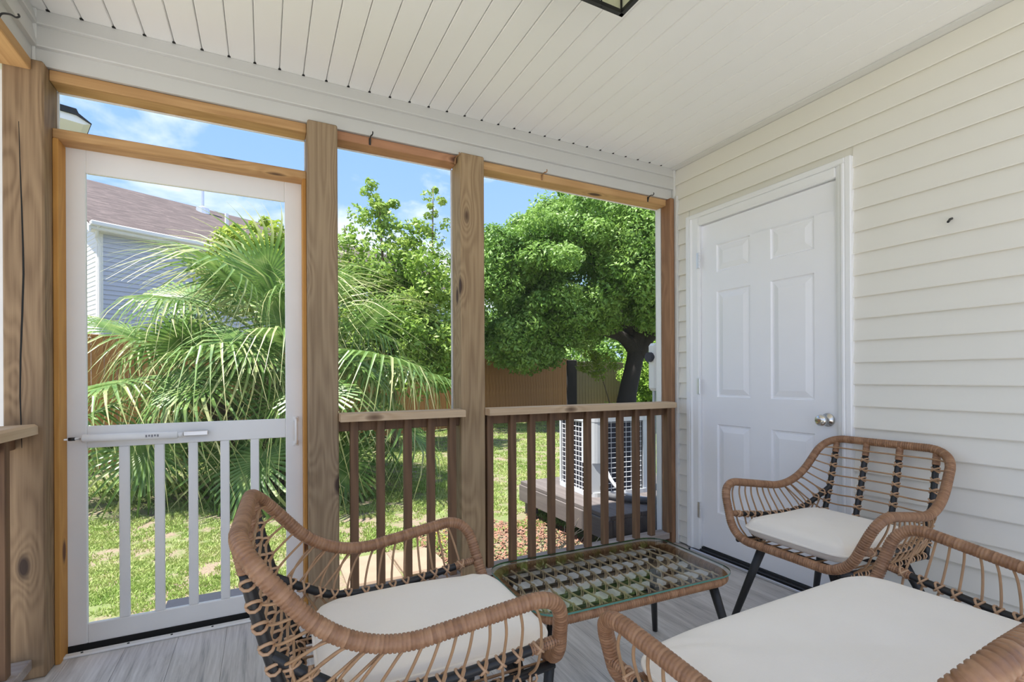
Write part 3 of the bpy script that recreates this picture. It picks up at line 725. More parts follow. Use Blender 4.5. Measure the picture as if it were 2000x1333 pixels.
def cushion(name, label, w0, w1_, v0, v1_, z0, z1, loc, rz, n=5.0, group=None, crease=False):
    cx, cyv = (v0+v1_)/2, (w0+w1_)/2; a, b = (v1_-v0)/2, (w1_-w0)/2; zm = (z0+z1)/2; hh = (z1-z0)/2
    th = np.linspace(0, 2*np.pi, 97)[:-1]; rings = np.array([0, .2, .4, .55, .68, .78, .86, .92, .965, 1.0])
    ct, st = np.cos(th), np.sin(th); ex = 2/n
    ux = np.sign(ct)*np.abs(ct)**ex; uy = np.sign(st)*np.abs(st)**ex
    vs = []; fs = []
    ph = random.uniform(0, 6)
    def wob(x, y): return .0035*math.sin(17*x+ph)*math.sin(13*y+ph*2)+.002*math.sin(31*x-21*y+ph)
    for side in (1, -1):
        for r in rings:
            h = hh*(1-r**9)**.5 if r < 1 else 0
            for k in range(96):
                x, y = -(cx+a*r*ux[k]), cyv+b*r*uy[k]
                zz_ = zm+side*h+(wob(x, y)*(1-r**4) if side > 0 else 0)
                if side > 0 and r > .7 and r < 1: zz_ += .0022*math.sin(k*96/96*2.3+ph)*math.sin(3.1*k)*(1-abs(r-.86)/.15)
                vs.append((x, y, zz_))
    nr = len(rings)
    for sdx in (0, 1):
        for i in range(nr-1):
            for k in range(96):
                p = [(sdx*nr+i)*96+k, (sdx*nr+i+1)*96+k, (sdx*nr+i+1)*96+(k+1) % 96, (sdx*nr+i)*96+(k+1) % 96]
                fs.append(tuple(p if not sdx else p[::-1]))
    mb = MB().add(vs, fs)
    o = mb.build(name, M['fabric'], None, True, loc=loc, rot=(0, 0, rz)); tag(o, label, 'cushion', group)
    pp = np.array([(-(cx+a*1.004*ux[k]), cyv+b*1.004*uy[k], zm) for k in range(96)])
    MB().tube(resample(pp, .012, True), .0048, 6, True).build('piping', M['fabric'], o, True)
    return o
RP = ((1.766, 1.204, 0), R(178.6)); LP = ((.623, 1.211, 0), R(-2.04)); SP = ((1.19, .856, 0), R(91.06))
wicker_seat(0, 'wicker_armchair', 'tan wicker armchair with black legs standing in front of the white panel door', 'chair', *RP, 4)
wicker_seat(0, 'wicker_armchair', 'tan wicker armchair in the left foreground, back towards the screen door', 'chair', *LP, 4)
wicker_seat(.274, 'wicker_loveseat', 'wide tan wicker loveseat cropped by the lower right corner', 'sofa', *SP, 8, None, -.042, .06)
cushion('seat_cushion', 'plump cream seat cushion on the armchair before the white door', -.213, .213, .018, .51, .436, .520, *RP, n=8.0)
cushion('seat_cushion', 'cream seat cushion on the left foreground wicker armchair', -.210, .210, -.008, .52, .4475, .516, *LP, n=7.0)
cushion('seat_cushion', 'long cream bench cushion on the wicker loveseat at lower right', -.475, .475, -.016, .52, .4475, .520, *SP, n=8.0)

# ------------------------------------------------------------------ coffee table
def coffee_table():
    cx_, cy_ = 1.107, 1.415; root = thing('coffee_table', 'low wicker coffee table with a clear glass top between the three seats', 'table', (cx_, cy_, 0), R(-2.4))
    a, b, zt_ = .398, .222, .42
    cor = lambda a, b, z: [np.array(p) for p in ((a, b, z), (-a, b, z), (-a, -b, z), (a, -b, z))]
    wrapped(MB(), fillet(cor(a-.016, b-.016, zt_-.024), [.085]*4, True, 12), .0165, True).build('rim', M['wick'], root, True)
    o = fillet(cor(a, b, 0), [.085]*4, True, 12); n = len(o)
    gl = MB(); z0, z1 = zt_-.006, zt_
    gl.add([(p[0], p[1], z1) for p in o], [tuple(range(n))])
    g = gl.build('glass_top', M['glass'], root)
    ed = MB(); ed.add([(p[0], p[1], z1) for p in o]+[(p[0], p[1], z0) for p in o], [(i, (i+1) % n, n+(i+1) % n, n+i) for i in range(n)]); ed.build('glass_edge', M['gedge'], g)
    zb_ = zt_-.040
    bars = [-.135, -.045, .045, .135]
    lz = [MB() for _ in bars]
    bo = [MB().tube([(-a+.02, y, zb_), (a-.02, y, zb_)], .0085, 8).build('long_bar', M['black'], root, True) for y in bars]
    for i in range(15):
        x = -a+.055+(2*a-.11)*i/14
        pts = [(x-.012, b-.02, zb_+.016)]+[(x+.006*(1 if k % 2 else -1), y, zb_+.0155) for k, y in enumerate(bars[::-1])]+[(x+.010, -b+.02, zb_+.016)]
        MB().tube(spline(pts, 25), .0036, 6).build('cross_rod', M['rodl'], root, True)
        for q, y in enumerate(bars):
            A = np.arange(10)*2*np.pi/10; xx = x+.006*(1 if (3-q) % 2 else -1)
            for dx in (-.0035, .0035): lz[q].tube(np.stack([xx+dx+0*A, y+.0112*np.cos(A), zb_+.0035+.0145*np.sin(A)], 1), .0026, 5, True)
    for q in range(4): lz[q].build('lashing', M['rodl'], bo[q], True, kind='stuff')
    for sx_ in (-1, 1):
        for sy_ in (-1, 1):
            p = np.array((sx_*(a-.075), sy_*(b-.065), zb_)); q = np.array((sx_*(a+.005), sy_*(b+.012), 0.0)); d = q-p
            MB().tube([p, p+d*.5, q], [.017, .0145, .011], 12).build('leg', M['black'], root, True)
    return root
coffee_table()

# ------------------------------------------------------------------ yard
ZG = -.15
def gz(x, y): return ZG
n = 60; gx = np.linspace(-25, 45, n+1); gy = np.linspace(2.62, 60, n+1)
vs = [(x, y, ZG) for y in gy for x in gx]
fs = [(j*(n+1)+i, j*(n+1)+i+1, (j+1)*(n+1)+i+1, (j+1)*(n+1)+i) for j in range(n) for i in range(n)]
gb = MB().add(vs, fs); gb.add([(-25, -14, ZG), (45, -14, ZG), (45, 2.62, ZG), (-25, 2.62, ZG)], [(0, 1, 2, 3)])
struct('lawn_ground', gb, M['ground'])
# camera frustum helper used only to decide where the photo could see grass
def in_view(x, y, m=.08):
    d = x*math.sin(yaw)+y*math.cos(yaw); s_ = x*math.cos(yaw)-y*math.sin(yaw)
    return (d > 1) & (np.abs(s_/np.maximum(d, .1)) < 1.06+m)
def big_mesh(name, V, F, mat, parent=None, kind='stuff', smooth=False):
    me = bpy.data.meshes.new(name); nV, nF, k = len(V), len(F), F.shape[1]
    me.vertices.add(nV); me.vertices.foreach_set('co', V.astype(np.float32).ravel())
    me.loops.add(nF*k); me.loops.foreach_set('vertex_index', F.astype(np.int32).ravel())
    me.polygons.add(nF); me.polygons.foreach_set('loop_start', np.arange(0, nF*k, k, dtype=np.int32)); me.polygons.foreach_set('loop_total', np.full(nF, k, np.int32))
    me.materials.append(mat); me.update(calc_edges=True); me.validate()
    return link(name, me, parent, kind=kind)
def vnoise(x, y, s, seed):
    r = np.random.default_rng(seed); T = r.random((64, 64)); X, Y = x*s, y*s; i, j = np.floor(X).astype(int), np.floor(Y).astype(int); fx, fy = X-i, Y-j
    fx = fx*fx*(3-2*fx); fy = fy*fy*(3-2*fy); g = lambda a, b: T[a % 64, b % 64]
    return (g(i, j)*(1-fx)+g(i+1, j)*fx)*(1-fy)+(g(i, j+1)*(1-fx)+g(i+1, j+1)*fx)*fy
def grass():
    N = 950000; d = 2.6*(16/2.6)**RNG.random(N)**.85; s_ = (RNG.random(N)*2-1)*1.1*d
    x = s_*math.cos(yaw)+d*math.sin(yaw); y = -s_*math.sin(yaw)+d*math.cos(yaw)
    f = .45*vnoise(x, y, 3.3, 1)+.55*vnoise(x, y, 9.0, 2)
    keep = (y > 2.75) & ~((x > -.51) & (x < .38) & (y < 3.36)) & (f > .45+.26*RNG.random(N)-.13)
    keep &= ~((x > 1.0) & (x < 2.2) & (y < 4.0) & (f < .62)) & ~((np.hypot(x-.35, y-6.9) < 1.1) & (RNG.random(N) < .8)) & ~((x > .40) & (x < 1.10) & (y > 2.9) & (y < 3.58)) & ~((x > -.5) & (x < .4) & (y < 3.3))
    keep &= ~((np.hypot(x-8.4, y-10.2) < 2.6) & (RNG.random(N) < .6))
    x, y, d = x[keep], y[keep], d[keep]; n = len(x)
    h = (.008+.018*RNG.random(n))*(.8+.05*d); wd = (.0020+.0006*d); th = RNG.random(n)*2*np.pi; lx, ly = RNG.normal(0, .5, n)*h, RNG.normal(0, .5, n)*h
    V = np.zeros((n, 4, 3)); V[:, 0] = np.stack([x-wd*np.cos(th), y-wd*np.sin(th), np.full(n, ZG)], 1); V[:, 1] = np.stack([x+wd*np.cos(th), y+wd*np.sin(th), np.full(n, ZG)], 1)
    V[:, 2] = np.stack([x+.7*wd*np.cos(th)+lx*.45, y+.7*wd*np.sin(th)+ly*.45, ZG+h*.65], 1); V[:, 3] = np.stack([x+lx, y+ly, ZG+h], 1)
    I = np.arange(n)*4; F = np.stack([I, I+1, I+2, I+3], 1)
    o = big_mesh('lawn_grass', V.reshape(-1, 3), F, M['grass']); tag(o, 'short patchy green lawn grass outside the porch', 'grass')
grass()
# mulch chips
n = 3500; x = 1.05+1.15*RNG.random(n); y = 2.72+1.25*RNG.random(n); keep = (vnoise(x, y, 2.5, 4) > .3); x, y = x[keep], y[keep]; n = len(x)
th = RNG.random(n)*6.3; l = .008+.012*RNG.random(n); w_ = .003+.004*RNG.random(n); z_ = ZG+.004+.012*RNG.random(n); tl = RNG.normal(0, .35, n)
V = np.zeros((n, 4, 3)); c_, s_ = np.cos(th), np.sin(th)
for k, (a, b) in enumerate(((-1, -1), (1, -1), (1, 1), (-1, 1))): V[:, k] = np.stack([x+a*l*c_-b*w_*s_, y+a*l*s_+b*w_*c_, z_+a*l*tl+.002*(k > 1)], 1)
I = np.arange(n)*4
o = big_mesh('mulch_bed', V.reshape(-1, 3), np.stack([I, I+1, I+2, I+3], 1), M['chip']); tag(o, 'reddish brown mulch chips on the ground before the wooden platform', 'mulch')
# pavers, mat
pv = [(.44, .77, 3.02, 3.50), (.79, 1.08, 3.05, 3.46)]
labs = ['tan stepping stone nearer the grey post outside', 'tan stepping stone with a rusty patch nearer the tan post outside']
for (a, b, c_, d), lb in zip(pv, labs):
    tag(MB().box(a, b, c_, d, ZG-.02, ZG+.03, .012).build('stepping_stone', M['paver']), lb, 'paver')
tag(MB().box(-.492, .36, 2.72, 3.345, ZG-.01, ZG+.014, .004).build('outdoor_mat', M['mat']), 'dark slate blue mat on the grass outside the screen door', 'mat')

# ---- wooden platform with condenser unit
pl = thing('equipment_platform', 'dark stained low wooden platform under the condenser unit', 'platform', (2.75, 3.35, ZG)); O = np.array((2.75, 3.35, ZG)); zt = .30
x = 2.113; 
while x < 3.38:
    MB().box(x-O[0]+.002, min(x+.14, 3.40)-O[0]-.002, 2.70-O[1], 4.022-O[1], zt-.03, zt, .003).build('deck_board', M['plat'], pl); x += .14
for (a, b, c_, d) in ((2.113, 2.150, 2.70, 4.022), (3.363, 3.40, 2.70, 4.022)): MB().box(a-O[0]-.012, b-O[0]-.012, c_-O[1], d-O[1], zt-.175, zt-.031, .003).build('side_board', M['plat'], pl)
for y in (2.70, 3.985): MB().box(2.14-O[0], 3.35-O[0], y-O[1], y+.037-O[1], zt-.175, zt-.031, .003).build('end_board', M['plat'], pl)
for x in (2.145, 3.26):
    for y in (2.75, 3.90): MB().box(x-O[0], x+.09-O[0], y-O[1], y+.09-O[1], 0, zt-.032, .003).build('leg', M['plat'], pl)
ac = thing('condenser_unit', 'light grey air conditioning condenser unit with wire grilles on the platform', 'air conditioner', (2.62, 3.45, .15), R(-5))
def rrect(h, r, n=6):
    pts = []
    for cx_, cy_, a0 in ((h-r, h-r, 0), (-h+r, h-r, 90), (-h+r, -h+r, 180), (h-r, -h+r, 270)):
        for k in range(n+1): t = R(a0+90*k/n); pts.append((cx_+r*math.cos(t), cy_+r*math.sin(t)))
    return pts
hh = .285; zT = .66
MB().extrude(rrect(hh+.012, .09), 'Z', .0, .035).build('base_pan', M['acgrey'], ac)
MB().extrude(rrect(hh-.012, .075), 'Z', .035, zT-.06).build('coil', M['acdark'], ac)
for nm, (ux, uy) in zip(range(4), ((1, 0), (0, 1), (-1, 0), (0, -1))):
    g = MB()
    for i in range(9):
        t = -.19+.38*i/8; p = (ux*hh-uy*t, uy*hh+ux*t); g.tube([(p[0], p[1], .035), (p[0], p[1], zT-.055)], .0028, 4)
    for i in range(14):
        z = .06+.53*i/13; g.tube([(ux*hh-uy*-.20, uy*hh+ux*-.20, z), (ux*hh-uy*.20, uy*hh+ux*.20, z)], .0028, 4)
    g.build('wire_grille', M['acwire'], ac)
for sx_, sy_ in ((1, 1), (-1, 1), (1, -1)):
    MB().extrude([(sx_*(hh+.006), sy_*(hh-.075)), (sx_*(hh-.01), sy_*(hh-.012)), (sx_*(hh-.075), sy_*(hh+.006)), (sx_*(hh-.075), sy_*(hh-.03)), (sx_*(hh-.03), sy_*(hh-.075))], 'Z', .035, zT-.05).build('corner_post', M['acgrey'], ac)
# curved service cover at the corner facing the porch
q = [(-hh-.012+.0, -hh+.115)]
for k in range(9):
    t = k/8; a = np.array((-hh-.014, -hh+.115)); b = np.array((-hh+.115, -hh-.014)); m_ = np.array((-hh-.022, -hh-.022)); q.append(tuple((1-t)**2*a+2*t*(1-t)*m_+t*t*b))
MB().extrude(q[1:]+[(-hh+.115, -hh+.03), (-hh+.03, -hh+.115)], 'Z', .27, zT-.05).build('service_cover', M['acgrey'], ac)
MB().extrude([(-hh-.006, -hh+.10), (-hh+.012, -hh+.012), (-hh+.10, -hh-.006), (-hh+.10, -hh+.06), (-hh+.06, -hh+.10)], 'Z', .035, .27).build('lower_corner', M['acgrey'], ac)
tp = MB().extrude(rrect(hh+.016, .10), 'Z', zT-.06, zT-.015).extrude(rrect(hh-.02, .09), 'Z', zT-.015, zT+.004); tp.build('top_cover', M['acgrey'], ac)
fg = MB()
for r_ in (.07, .12, .17, .22, .25): fg.tube([(r_*math.cos(t), r_*math.sin(t), zT+.010+.01*(1-r_/.25)) for t in np.linspace(0, 2*math.pi, 40)[:-1]], .003, 5, True)
for k in range(8): t = k*math.pi/4; fg.tube([(.03*math.cos(t), .03*math.sin(t), zT+.02), (.25*math.cos(t), .25*math.sin(t), zT+.006)], .003, 5)
fg.build('fan_guard', M['acwire'], ac)
for (zq, hq) in ((.50, .085), (.38, .07)):
    t0 = .5; b_ = MB(); nrm = np.array((-.7071, -.7071)); cpt = np.array((-hh+.028-.0, -hh+.028))-np.array((.0, .0)); tg = np.array((-.7071, .7071))
    c0 = np.array((-.2475, -.2475))-np.array((.0115, .0115)); c0 = c0*1.0
    P = [c0+tg*.045-nrm*0, c0+tg*-.005]
    P = [p+nrm*.012 for p in P]
    b_.add([(P[0][0], P[0][1], zq), (P[1][0], P[1][1], zq), (P[1][0], P[1][1], zq+hq), (P[0][0], P[0][1], zq+hq)]+[(P[0][0]-nrm[0]*.03, P[0][1]-nrm[1]*.03, zq), (P[1][0]-nrm[0]*.03, P[1][1]-nrm[1]*.03, zq), (P[1][0]-nrm[0]*.03, P[1][1]-nrm[1]*.03, zq+hq), (P[0][0]-nrm[0]*.03, P[0][1]-nrm[1]*.03, zq+hq)], [(0, 1, 2, 3), (0, 4, 5, 1), (3, 2, 6, 7), (0, 3, 7, 4), (1, 5, 6, 2)])
    b_.build('label_sticker', M['label'], ac)
hs = MB().tube(spline([(2.43, 3.20, .42), (2.46, 3.07, .25), (2.55, 2.95, .185), (2.75, 2.84, .172), (3.0, 2.83, .22), (3.2, 2.85, .30)], 40), .014, 8)
tag(hs.build('electrical_conduit', M['conduit'], None, True), 'pale flexible conduit curving from the condenser corner over the platform', 'conduit')
hs = MB().tube(spline([(2.42, 3.19, .24), (2.40, 3.10, .185), (2.50, 2.90, .178), (2.75, 2.77, .175), (3.05, 2.74, .175), (3.3, 2.74, .18)], 40), .024, 10)
tag(hs.build('refrigerant_hose', M['hose'], None, True), 'black insulated hose lying along the platform below the condenser', 'hose')
ub = thing('utility_box', 'small pale utility box on the outer corner beyond the right post', 'utility box', (2.452, 2.68, .95))
MB().box(.006, .06, -.06, .03, .06, .40, .02).build('cover', M['white'], ub); MB().lathe([(0, -.04), (.035, -.04), (.035, .0), (0, .0)], (.020, -.01, .30), 'X', 14).build('dial', M['acdark'], ub)
MB().tube([(.035, -.01, .08), (.035, -.01, -1.1)], .011, 8).build('conduit', M['conduit'], ub, True)

# ---- fences
def fence(label, A, B, h, mat, pw=.14, cap=True):
    A, B = np.array(A, float), np.array(B, float); d = B-A; Ln = np.linalg.norm(d); ang = math.atan2(d[1], d[0])
    root = thing('picket_fence', label, 'fence', (A[0], A[1], ZG), ang)
    me = [MB().box(.002, pw-.003, -.009, .009, .02, h+dz, .002).mesh('fence_picket', mat) for dz in (0, -.008, .006)]
    for i in range(int(Ln/pw)): link('fence_picket', random.choice(me), root, (i*pw, random.uniform(-.003, .003), 0))
    for z in (.25, h*.5, h-.2): MB().box(0, Ln, .010, .048, z, z+.085).build('rail', mat, root)
    for i in range(int(Ln/2.4)+1): MB().box(i*2.4-.045, i*2.4+.045, .05, .14, 0, h-.02).build('post', mat, root)
    if cap: MB().box(-.02, Ln, -.025, .06, h, h+.035, .003).build('top_cap', mat, root)
    return root
fence('long reddish brown picket fence running behind the palm', (-3.6, 7.75), (9.15, 13.97), 1.84, M['fence'])
fence('weathered olive picket fence behind the dark oak trunk', (9.75, 14.3), (12.6, 14.63), 1.80, M['fence2'], .14, False)
tag(MB().box(9.15, 9.55, 13.95, 14.25, ZG, 1.70, .02).build('gate_post', M['bark']), 'dark wide post where the two picket fences meet', 'post')
# ---- neighbour house
def house():
    d = np.array((.891, .454)); ang = math.atan2(d[1], d[0])
    root = thing('neighbour_house', 'two storey grey sided house with brown shingle roof beyond the fence', 'house', (-3.92, 16.55, ZG), ang)
    Lh, Wd, He, rise = 16.0, 9.6, 5.36, 2.55
    MB().box(.01, Lh, .01, Wd, 0, He).build('wall', M['wallgrey'], root)
    lap = .1265; m0 = MB().extrude([(0.02, 0), (-.028, 0), (-.004, lap+.004), (.02, lap+.004)], 'X', .05, Lh).mesh('siding_board', M['wallgrey'])
    zq = 0.0
    while zq < He-.2: link('siding_board', m0, root, (0, 0, zq)); zq += lap
    gm = MB().extrude([(.02, 0), (-.016, 0), (-.002, lap+.004), (.02, lap+.004)], 'X', 0, 1).mesh('gable_board', M['wallwhite'])
    zq = 0.0
    while zq < He+rise-.2:
        f = max(0, (zq+lap-He)/rise); y0, y1 = .05+f*Wd/2, Wd-.05-f*Wd/2
        if y1-y0 > .2:
            o = link('gable_board', gm, root, (0, y1, zq), (0, 0, R(-90))); o.scale = (y1-y0, 1, 1)
        zq += lap
    MB().extrude([(.05, He), (Wd-.05, He), (Wd/2, He+rise-.08)], 'X', 0.02, .2).build('gable_wall', M['wallwhite'], root)
    MB().box(-.03, .10, -.03, .10, 0, He, .005).build('corner_board', M['wallwhite'], root)
    ov = .35; sl = rise/(Wd/2)
    for sg in (0, 1):
        y0 = -ov if not sg else Wd+ov; yr = Wd/2; z0 = He-sl*ov+.12; zr = He+rise+.12; t = .06
        P = [(-.25, y0, z0), (Lh+.3, y0, z0), (Lh+.3, yr, zr), (-.25, yr, zr)]; sl_l = math.hypot(yr-y0, zr-z0)
        mb = MB(); V = P+[(p[0], p[1], p[2]-t) for p in P]
        uv = [(0, 0), (Lh, 0), (Lh, sl_l), (0, sl_l)]
        mb.add(V, [(0, 1, 2, 3), (4, 7, 6, 5), (0, 4, 5, 1), (0, 3, 7, 4), (1, 5, 6, 2)], [uv, uv, [(0, 0)]*4, [(0, 0)]*4, [(0, 0)]*4]); mb.build('roof', M['roof'], root)
    MB().box(-.25, Lh, -.36, -.30, He-.20, He-.02, .01).box(-.25, Lh, -.46, -.36, He-.12, He-.0, .02).build('gutter', M['wallwhite'], root)
    MB().box(-.2, Lh, -.34, .0, He-.215, He-.20).build('soffit', M['siding'], root)
    MB().extrude([(-.36, He-.12), (Wd/2, He+rise+.05), (Wd/2, He+rise-.12), (-.36, He-.29)], 'X', -.27, -.23).build('rake_board', M['wallwhite'], root)
    MB().tube([(-.09, -.4, He-.1), (-.06, -.1, He-.35), (.02, -.06, He-.5), (.02, -.06, .1)], .04, 8).build('downspout', M['wallwhite'], root)
    wn = MB().box(4.2, 5.3, -.05, .02, 1.0, 2.55, .01).build('window_frame', M['wallwhite'], root)
    MB().box(4.3, 4.72, -.056, -.045, 1.1, 2.45).box(4.78, 5.2, -.056, -.045, 1.1, 2.45).build('pane', M['glassw'], wn)
    def roofz(y): return He+.12+sl*y
    v = MB().tube([(4.2, 4.2, roofz(4.2)), (4.2, 4.2, roofz(4.2)+1.25)], .05, 10).lathe([(.0, 1.45), (.12, 1.42), (.12, 1.22), (.0, 1.2)], (4.2, 4.2, roofz(4.2)), 'Z', 12)
    v.lathe([(.25, -.15), (.22, .12), (.06, .2)], (4.2, 4.2, roofz(4.2)), 'Z', 12); v.build('flue_pipe', M['alum'], root)
    for x, y in ((4.5, 2.9), (7.6, 3.4)): MB().tube([(x, y, roofz(y)-.05), (x, y, roofz(y)+.42)], .07, 8).build('vent_pipe', M['wallwhite'], root)
    return root
house()
def eave_house():
    # corner of another neighbour's roof, showing just right of the corner post top
    root = thing('neighbour_house', 'dark shingled eave with white soffit just right of the corner post top', 'house', (-2.82, 11.5, ZG), R(20))
    ze = 5.94
    MB().box(-6, -.75, .35, 4.6, 0, ze+.02).build('wall', M['wallwhite'], root)
    MB().extrude([(-6.3, ze-.03), (-.30, ze-.03), (-.10, ze-.035), (0, ze), (-.20, ze+.095), (-6.3, ze+.10)], 'Y', .0, 5).build('soffit', M['wallwhite'], root)
    r_ = MB(); 
    for k in range(6): r_.extrude([(-6.3, ze+.10), (-.20, ze+.095), (.0, ze), (.012, ze+.005), (-.17, ze+.13), (-.20, ze+.20+.012*(k % 2)), (-6.3, ze+.21+.012*(k % 2))], 'Y', -.04+k*.85, -.04+(k+1)*.85)
    r_.build('roof', M['dshingle'], root)
    return root
eave_house()

# ---- trees
def crown_mesh(centre, rad, lumps, per, size, rmin, rmax, squash=.85, shell=.55, low=-1, droop=0, clip=None, rs=1):
    g = np.random.default_rng(rs); V = []; cx_, cy_, cz_ = centre
    cs = []
    while len(cs) < lumps:
        p = g.normal(size=3); p /= np.linalg.norm(p); r = shell+(1-shell)*g.random()**.6
        q = p*r
        if q[2] < low: continue
        cs.append((cx_+q[0]*rad[0], cy_+q[1]*rad[1], cz_+q[2]*rad[2], rmin+(rmax-rmin)*g.random()))
    return leaf_cloud(np.array(cs), per, size, squash, g)
def leaf_cloud(cs, per, size, squash, g):
    n = len(cs)*per; c = np.repeat(cs, per, 0); d = g.normal(size=(n, 3)); d /= np.linalg.norm(d, axis=1)[:, None]
    rr = c[:, 3]*(.55+.5*g.random(n)); p = c[:, :3]+d*rr[:, None]*np.array([1, 1, squash])
    nrm = d*.7+g.normal(size=(n, 3))*.6+np.array([0, 0, .5]); nrm /= np.linalg.norm(nrm, axis=1)[:, None]
    a = np.cross(nrm, g.normal(size=(n, 3))); a /= np.linalg.norm(a, axis=1)[:, None]; b = np.cross(nrm, a)
    s_ = (size*(.7+.6*g.random(n)))[:, None]
    V = np.stack([p-a*s_, p-b*s_*.45+nrm*s_*.12, p+a*s_, p+b*s_*.45+nrm*s_*.12], 1)
    I = np.arange(n)*4; return V.reshape(-1, 3), np.stack([I, I+1, I+2, I+3], 1)
def tree(name, label, base, trunk_mat, trunks, clouds, leafmat, cat='tree'):
    root = thing(name, label, cat, tuple(base)); B = np.array(base)
    for nm, path, r in trunks: MB().tube(spline(np.array(path)-B, 16), np.interp(np.linspace(0, 1, len(spline(np.array(path), 16))), np.linspace(0, 1, len(r)), r), 10).build(nm, trunk_mat, root, True)
    V = np.concatenate([c[0] for c in clouds]); off = 0; F = []
    for c in clouds: F.append(c[1]+off); off += len(c[0])
    big_mesh('foliage', V-B, np.concatenate(F), leafmat, root)
    return root
# a point at photo-independent polar position: distance d along the view axis, lateral s
def VP(d, s_): return np.array((s_*math.cos(yaw)+d*math.sin(yaw), -s_*math.sin(yaw)+d*math.cos(yaw)))
def tree_pt(px, d, z): q = VP(d, (px-1000)/957.2*d); return (q[0], q[1], z)
ob = tree_pt(1218, 12.9, ZG)
oakc = tree_pt(1165, 12.9, 3.8)
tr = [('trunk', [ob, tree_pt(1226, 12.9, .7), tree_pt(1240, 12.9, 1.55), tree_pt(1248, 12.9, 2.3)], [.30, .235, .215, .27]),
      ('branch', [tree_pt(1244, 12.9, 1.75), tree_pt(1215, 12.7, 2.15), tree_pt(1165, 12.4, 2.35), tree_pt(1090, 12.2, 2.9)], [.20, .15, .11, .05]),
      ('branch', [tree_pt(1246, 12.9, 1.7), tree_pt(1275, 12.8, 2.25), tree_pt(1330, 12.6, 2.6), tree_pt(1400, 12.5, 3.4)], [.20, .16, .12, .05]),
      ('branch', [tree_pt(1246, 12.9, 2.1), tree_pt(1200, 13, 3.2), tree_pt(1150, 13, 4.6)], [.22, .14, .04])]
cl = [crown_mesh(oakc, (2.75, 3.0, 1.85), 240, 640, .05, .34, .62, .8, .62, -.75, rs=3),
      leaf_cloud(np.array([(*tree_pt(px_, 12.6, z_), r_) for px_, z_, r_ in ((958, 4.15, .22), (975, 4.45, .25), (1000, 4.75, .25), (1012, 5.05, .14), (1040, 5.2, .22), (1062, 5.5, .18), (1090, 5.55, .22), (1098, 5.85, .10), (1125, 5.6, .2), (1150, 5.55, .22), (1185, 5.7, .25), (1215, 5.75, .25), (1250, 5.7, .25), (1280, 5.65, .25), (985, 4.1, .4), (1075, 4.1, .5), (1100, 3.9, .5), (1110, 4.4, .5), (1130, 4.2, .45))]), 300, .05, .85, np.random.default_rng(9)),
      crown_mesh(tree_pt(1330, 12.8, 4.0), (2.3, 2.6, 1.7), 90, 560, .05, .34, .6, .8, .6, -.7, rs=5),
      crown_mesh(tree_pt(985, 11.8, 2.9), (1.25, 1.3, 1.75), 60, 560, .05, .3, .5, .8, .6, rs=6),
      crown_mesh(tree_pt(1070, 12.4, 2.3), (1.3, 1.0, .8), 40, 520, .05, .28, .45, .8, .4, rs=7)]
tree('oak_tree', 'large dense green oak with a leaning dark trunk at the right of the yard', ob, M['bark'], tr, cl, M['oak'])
# slim light tree behind palm
hb = tree_pt(770, 9.0, ZG); g = np.random.default_rng(12)
def leader(px, d, z0, z1, r0, r1, nl, seed, jit=.25):
    g = np.random.default_rng(seed); cs = []
    for i in range(nl):
        t = g.random()**1.2; z = z0+(z1-z0)*t; sp = jit*(1.1-t)+.10; q = tree_pt(px, d, z); cs.append((q[0]+g.normal()*sp, q[1]+g.normal()*sp, q[2]+g.normal()*.1, (r0+(r1-r0)*t)*(.6+.8*g.random())))
    return np.array(cs)
cl = [crown_mesh(tree_pt(800, 9.0, 2.0), (1.05, 1.1, 1.25), 75, 230, .05, .22, .40, .85, .35, rs=21),
      crown_mesh(tree_pt(715, 9.0, 2.5), (.75, .8, 1.0), 40, 170, .05, .2, .36, .85, .4, rs=22),
      leaf_cloud(leader(745, 9.0, 3.0, 4.55, .26, .10, 34, 31, .30), 62, .05, .9, g),
      leaf_cloud(leader(848, 9.0, 3.0, 4.65, .17, .07, 24, 32, .16), 40, .045, .9, g),
      leaf_cloud(leader(672, 8.6, 2.6, 3.9, .24, .10, 16, 33, .16), 60, .05, .9, g),
      leaf_cloud(leader(800, 9.1, 2.9, 3.9, .26, .12, 24, 34, .30), 60, .05, .9, g)]
tr = [('trunk', [hb, tree_pt(765, 9, 1.2), tree_pt(752, 9, 2.8), tree_pt(742, 9, 4.4)], [.07, .055, .03, .008]),
      ('branch', [tree_pt(768, 9, 1.0), tree_pt(820, 9, 2.2), tree_pt(843, 9, 3.2), tree_pt(848, 9, 4.6)], [.05, .035, .02, .006]),
      ('branch', [tree_pt(766, 9, 1.1), tree_pt(700, 8.8, 2.3), tree_pt(674, 8.6, 3.8)], [.045, .03, .006])]
tree('slim_tree', 'loose light green tree with thin upright leaders between the two wooden posts', hb, M['barkl'], tr, cl, M['holly'])
yb = tree_pt(500, 8.3, ZG)
cl = [crown_mesh(tree_pt(505, 8.3, 2.85), (.75, .6, .75), 44, 190, .05, .18, .34, .85, .4, rs=41), leaf_cloud(leader(460, 8.3, 2.6, 3.7, .2, .08, 14, 42, .2), 60, .05, .9, g), leaf_cloud(leader(520, 8.3, 2.6, 3.85, .22, .08, 16, 43, .25), 60, .05, .9, g)]
tree('yellow_green_tree', 'yellowish green bush rising above the palm in front of the house roof', yb, M['barkl'], [('trunk', [yb, tree_pt(498, 8.3, 1.2), tree_pt(505, 8.3, 3.2)], [.06, .045, .01])], cl, M['yell'])
sb = tree_pt(1262, 17.6, ZG)
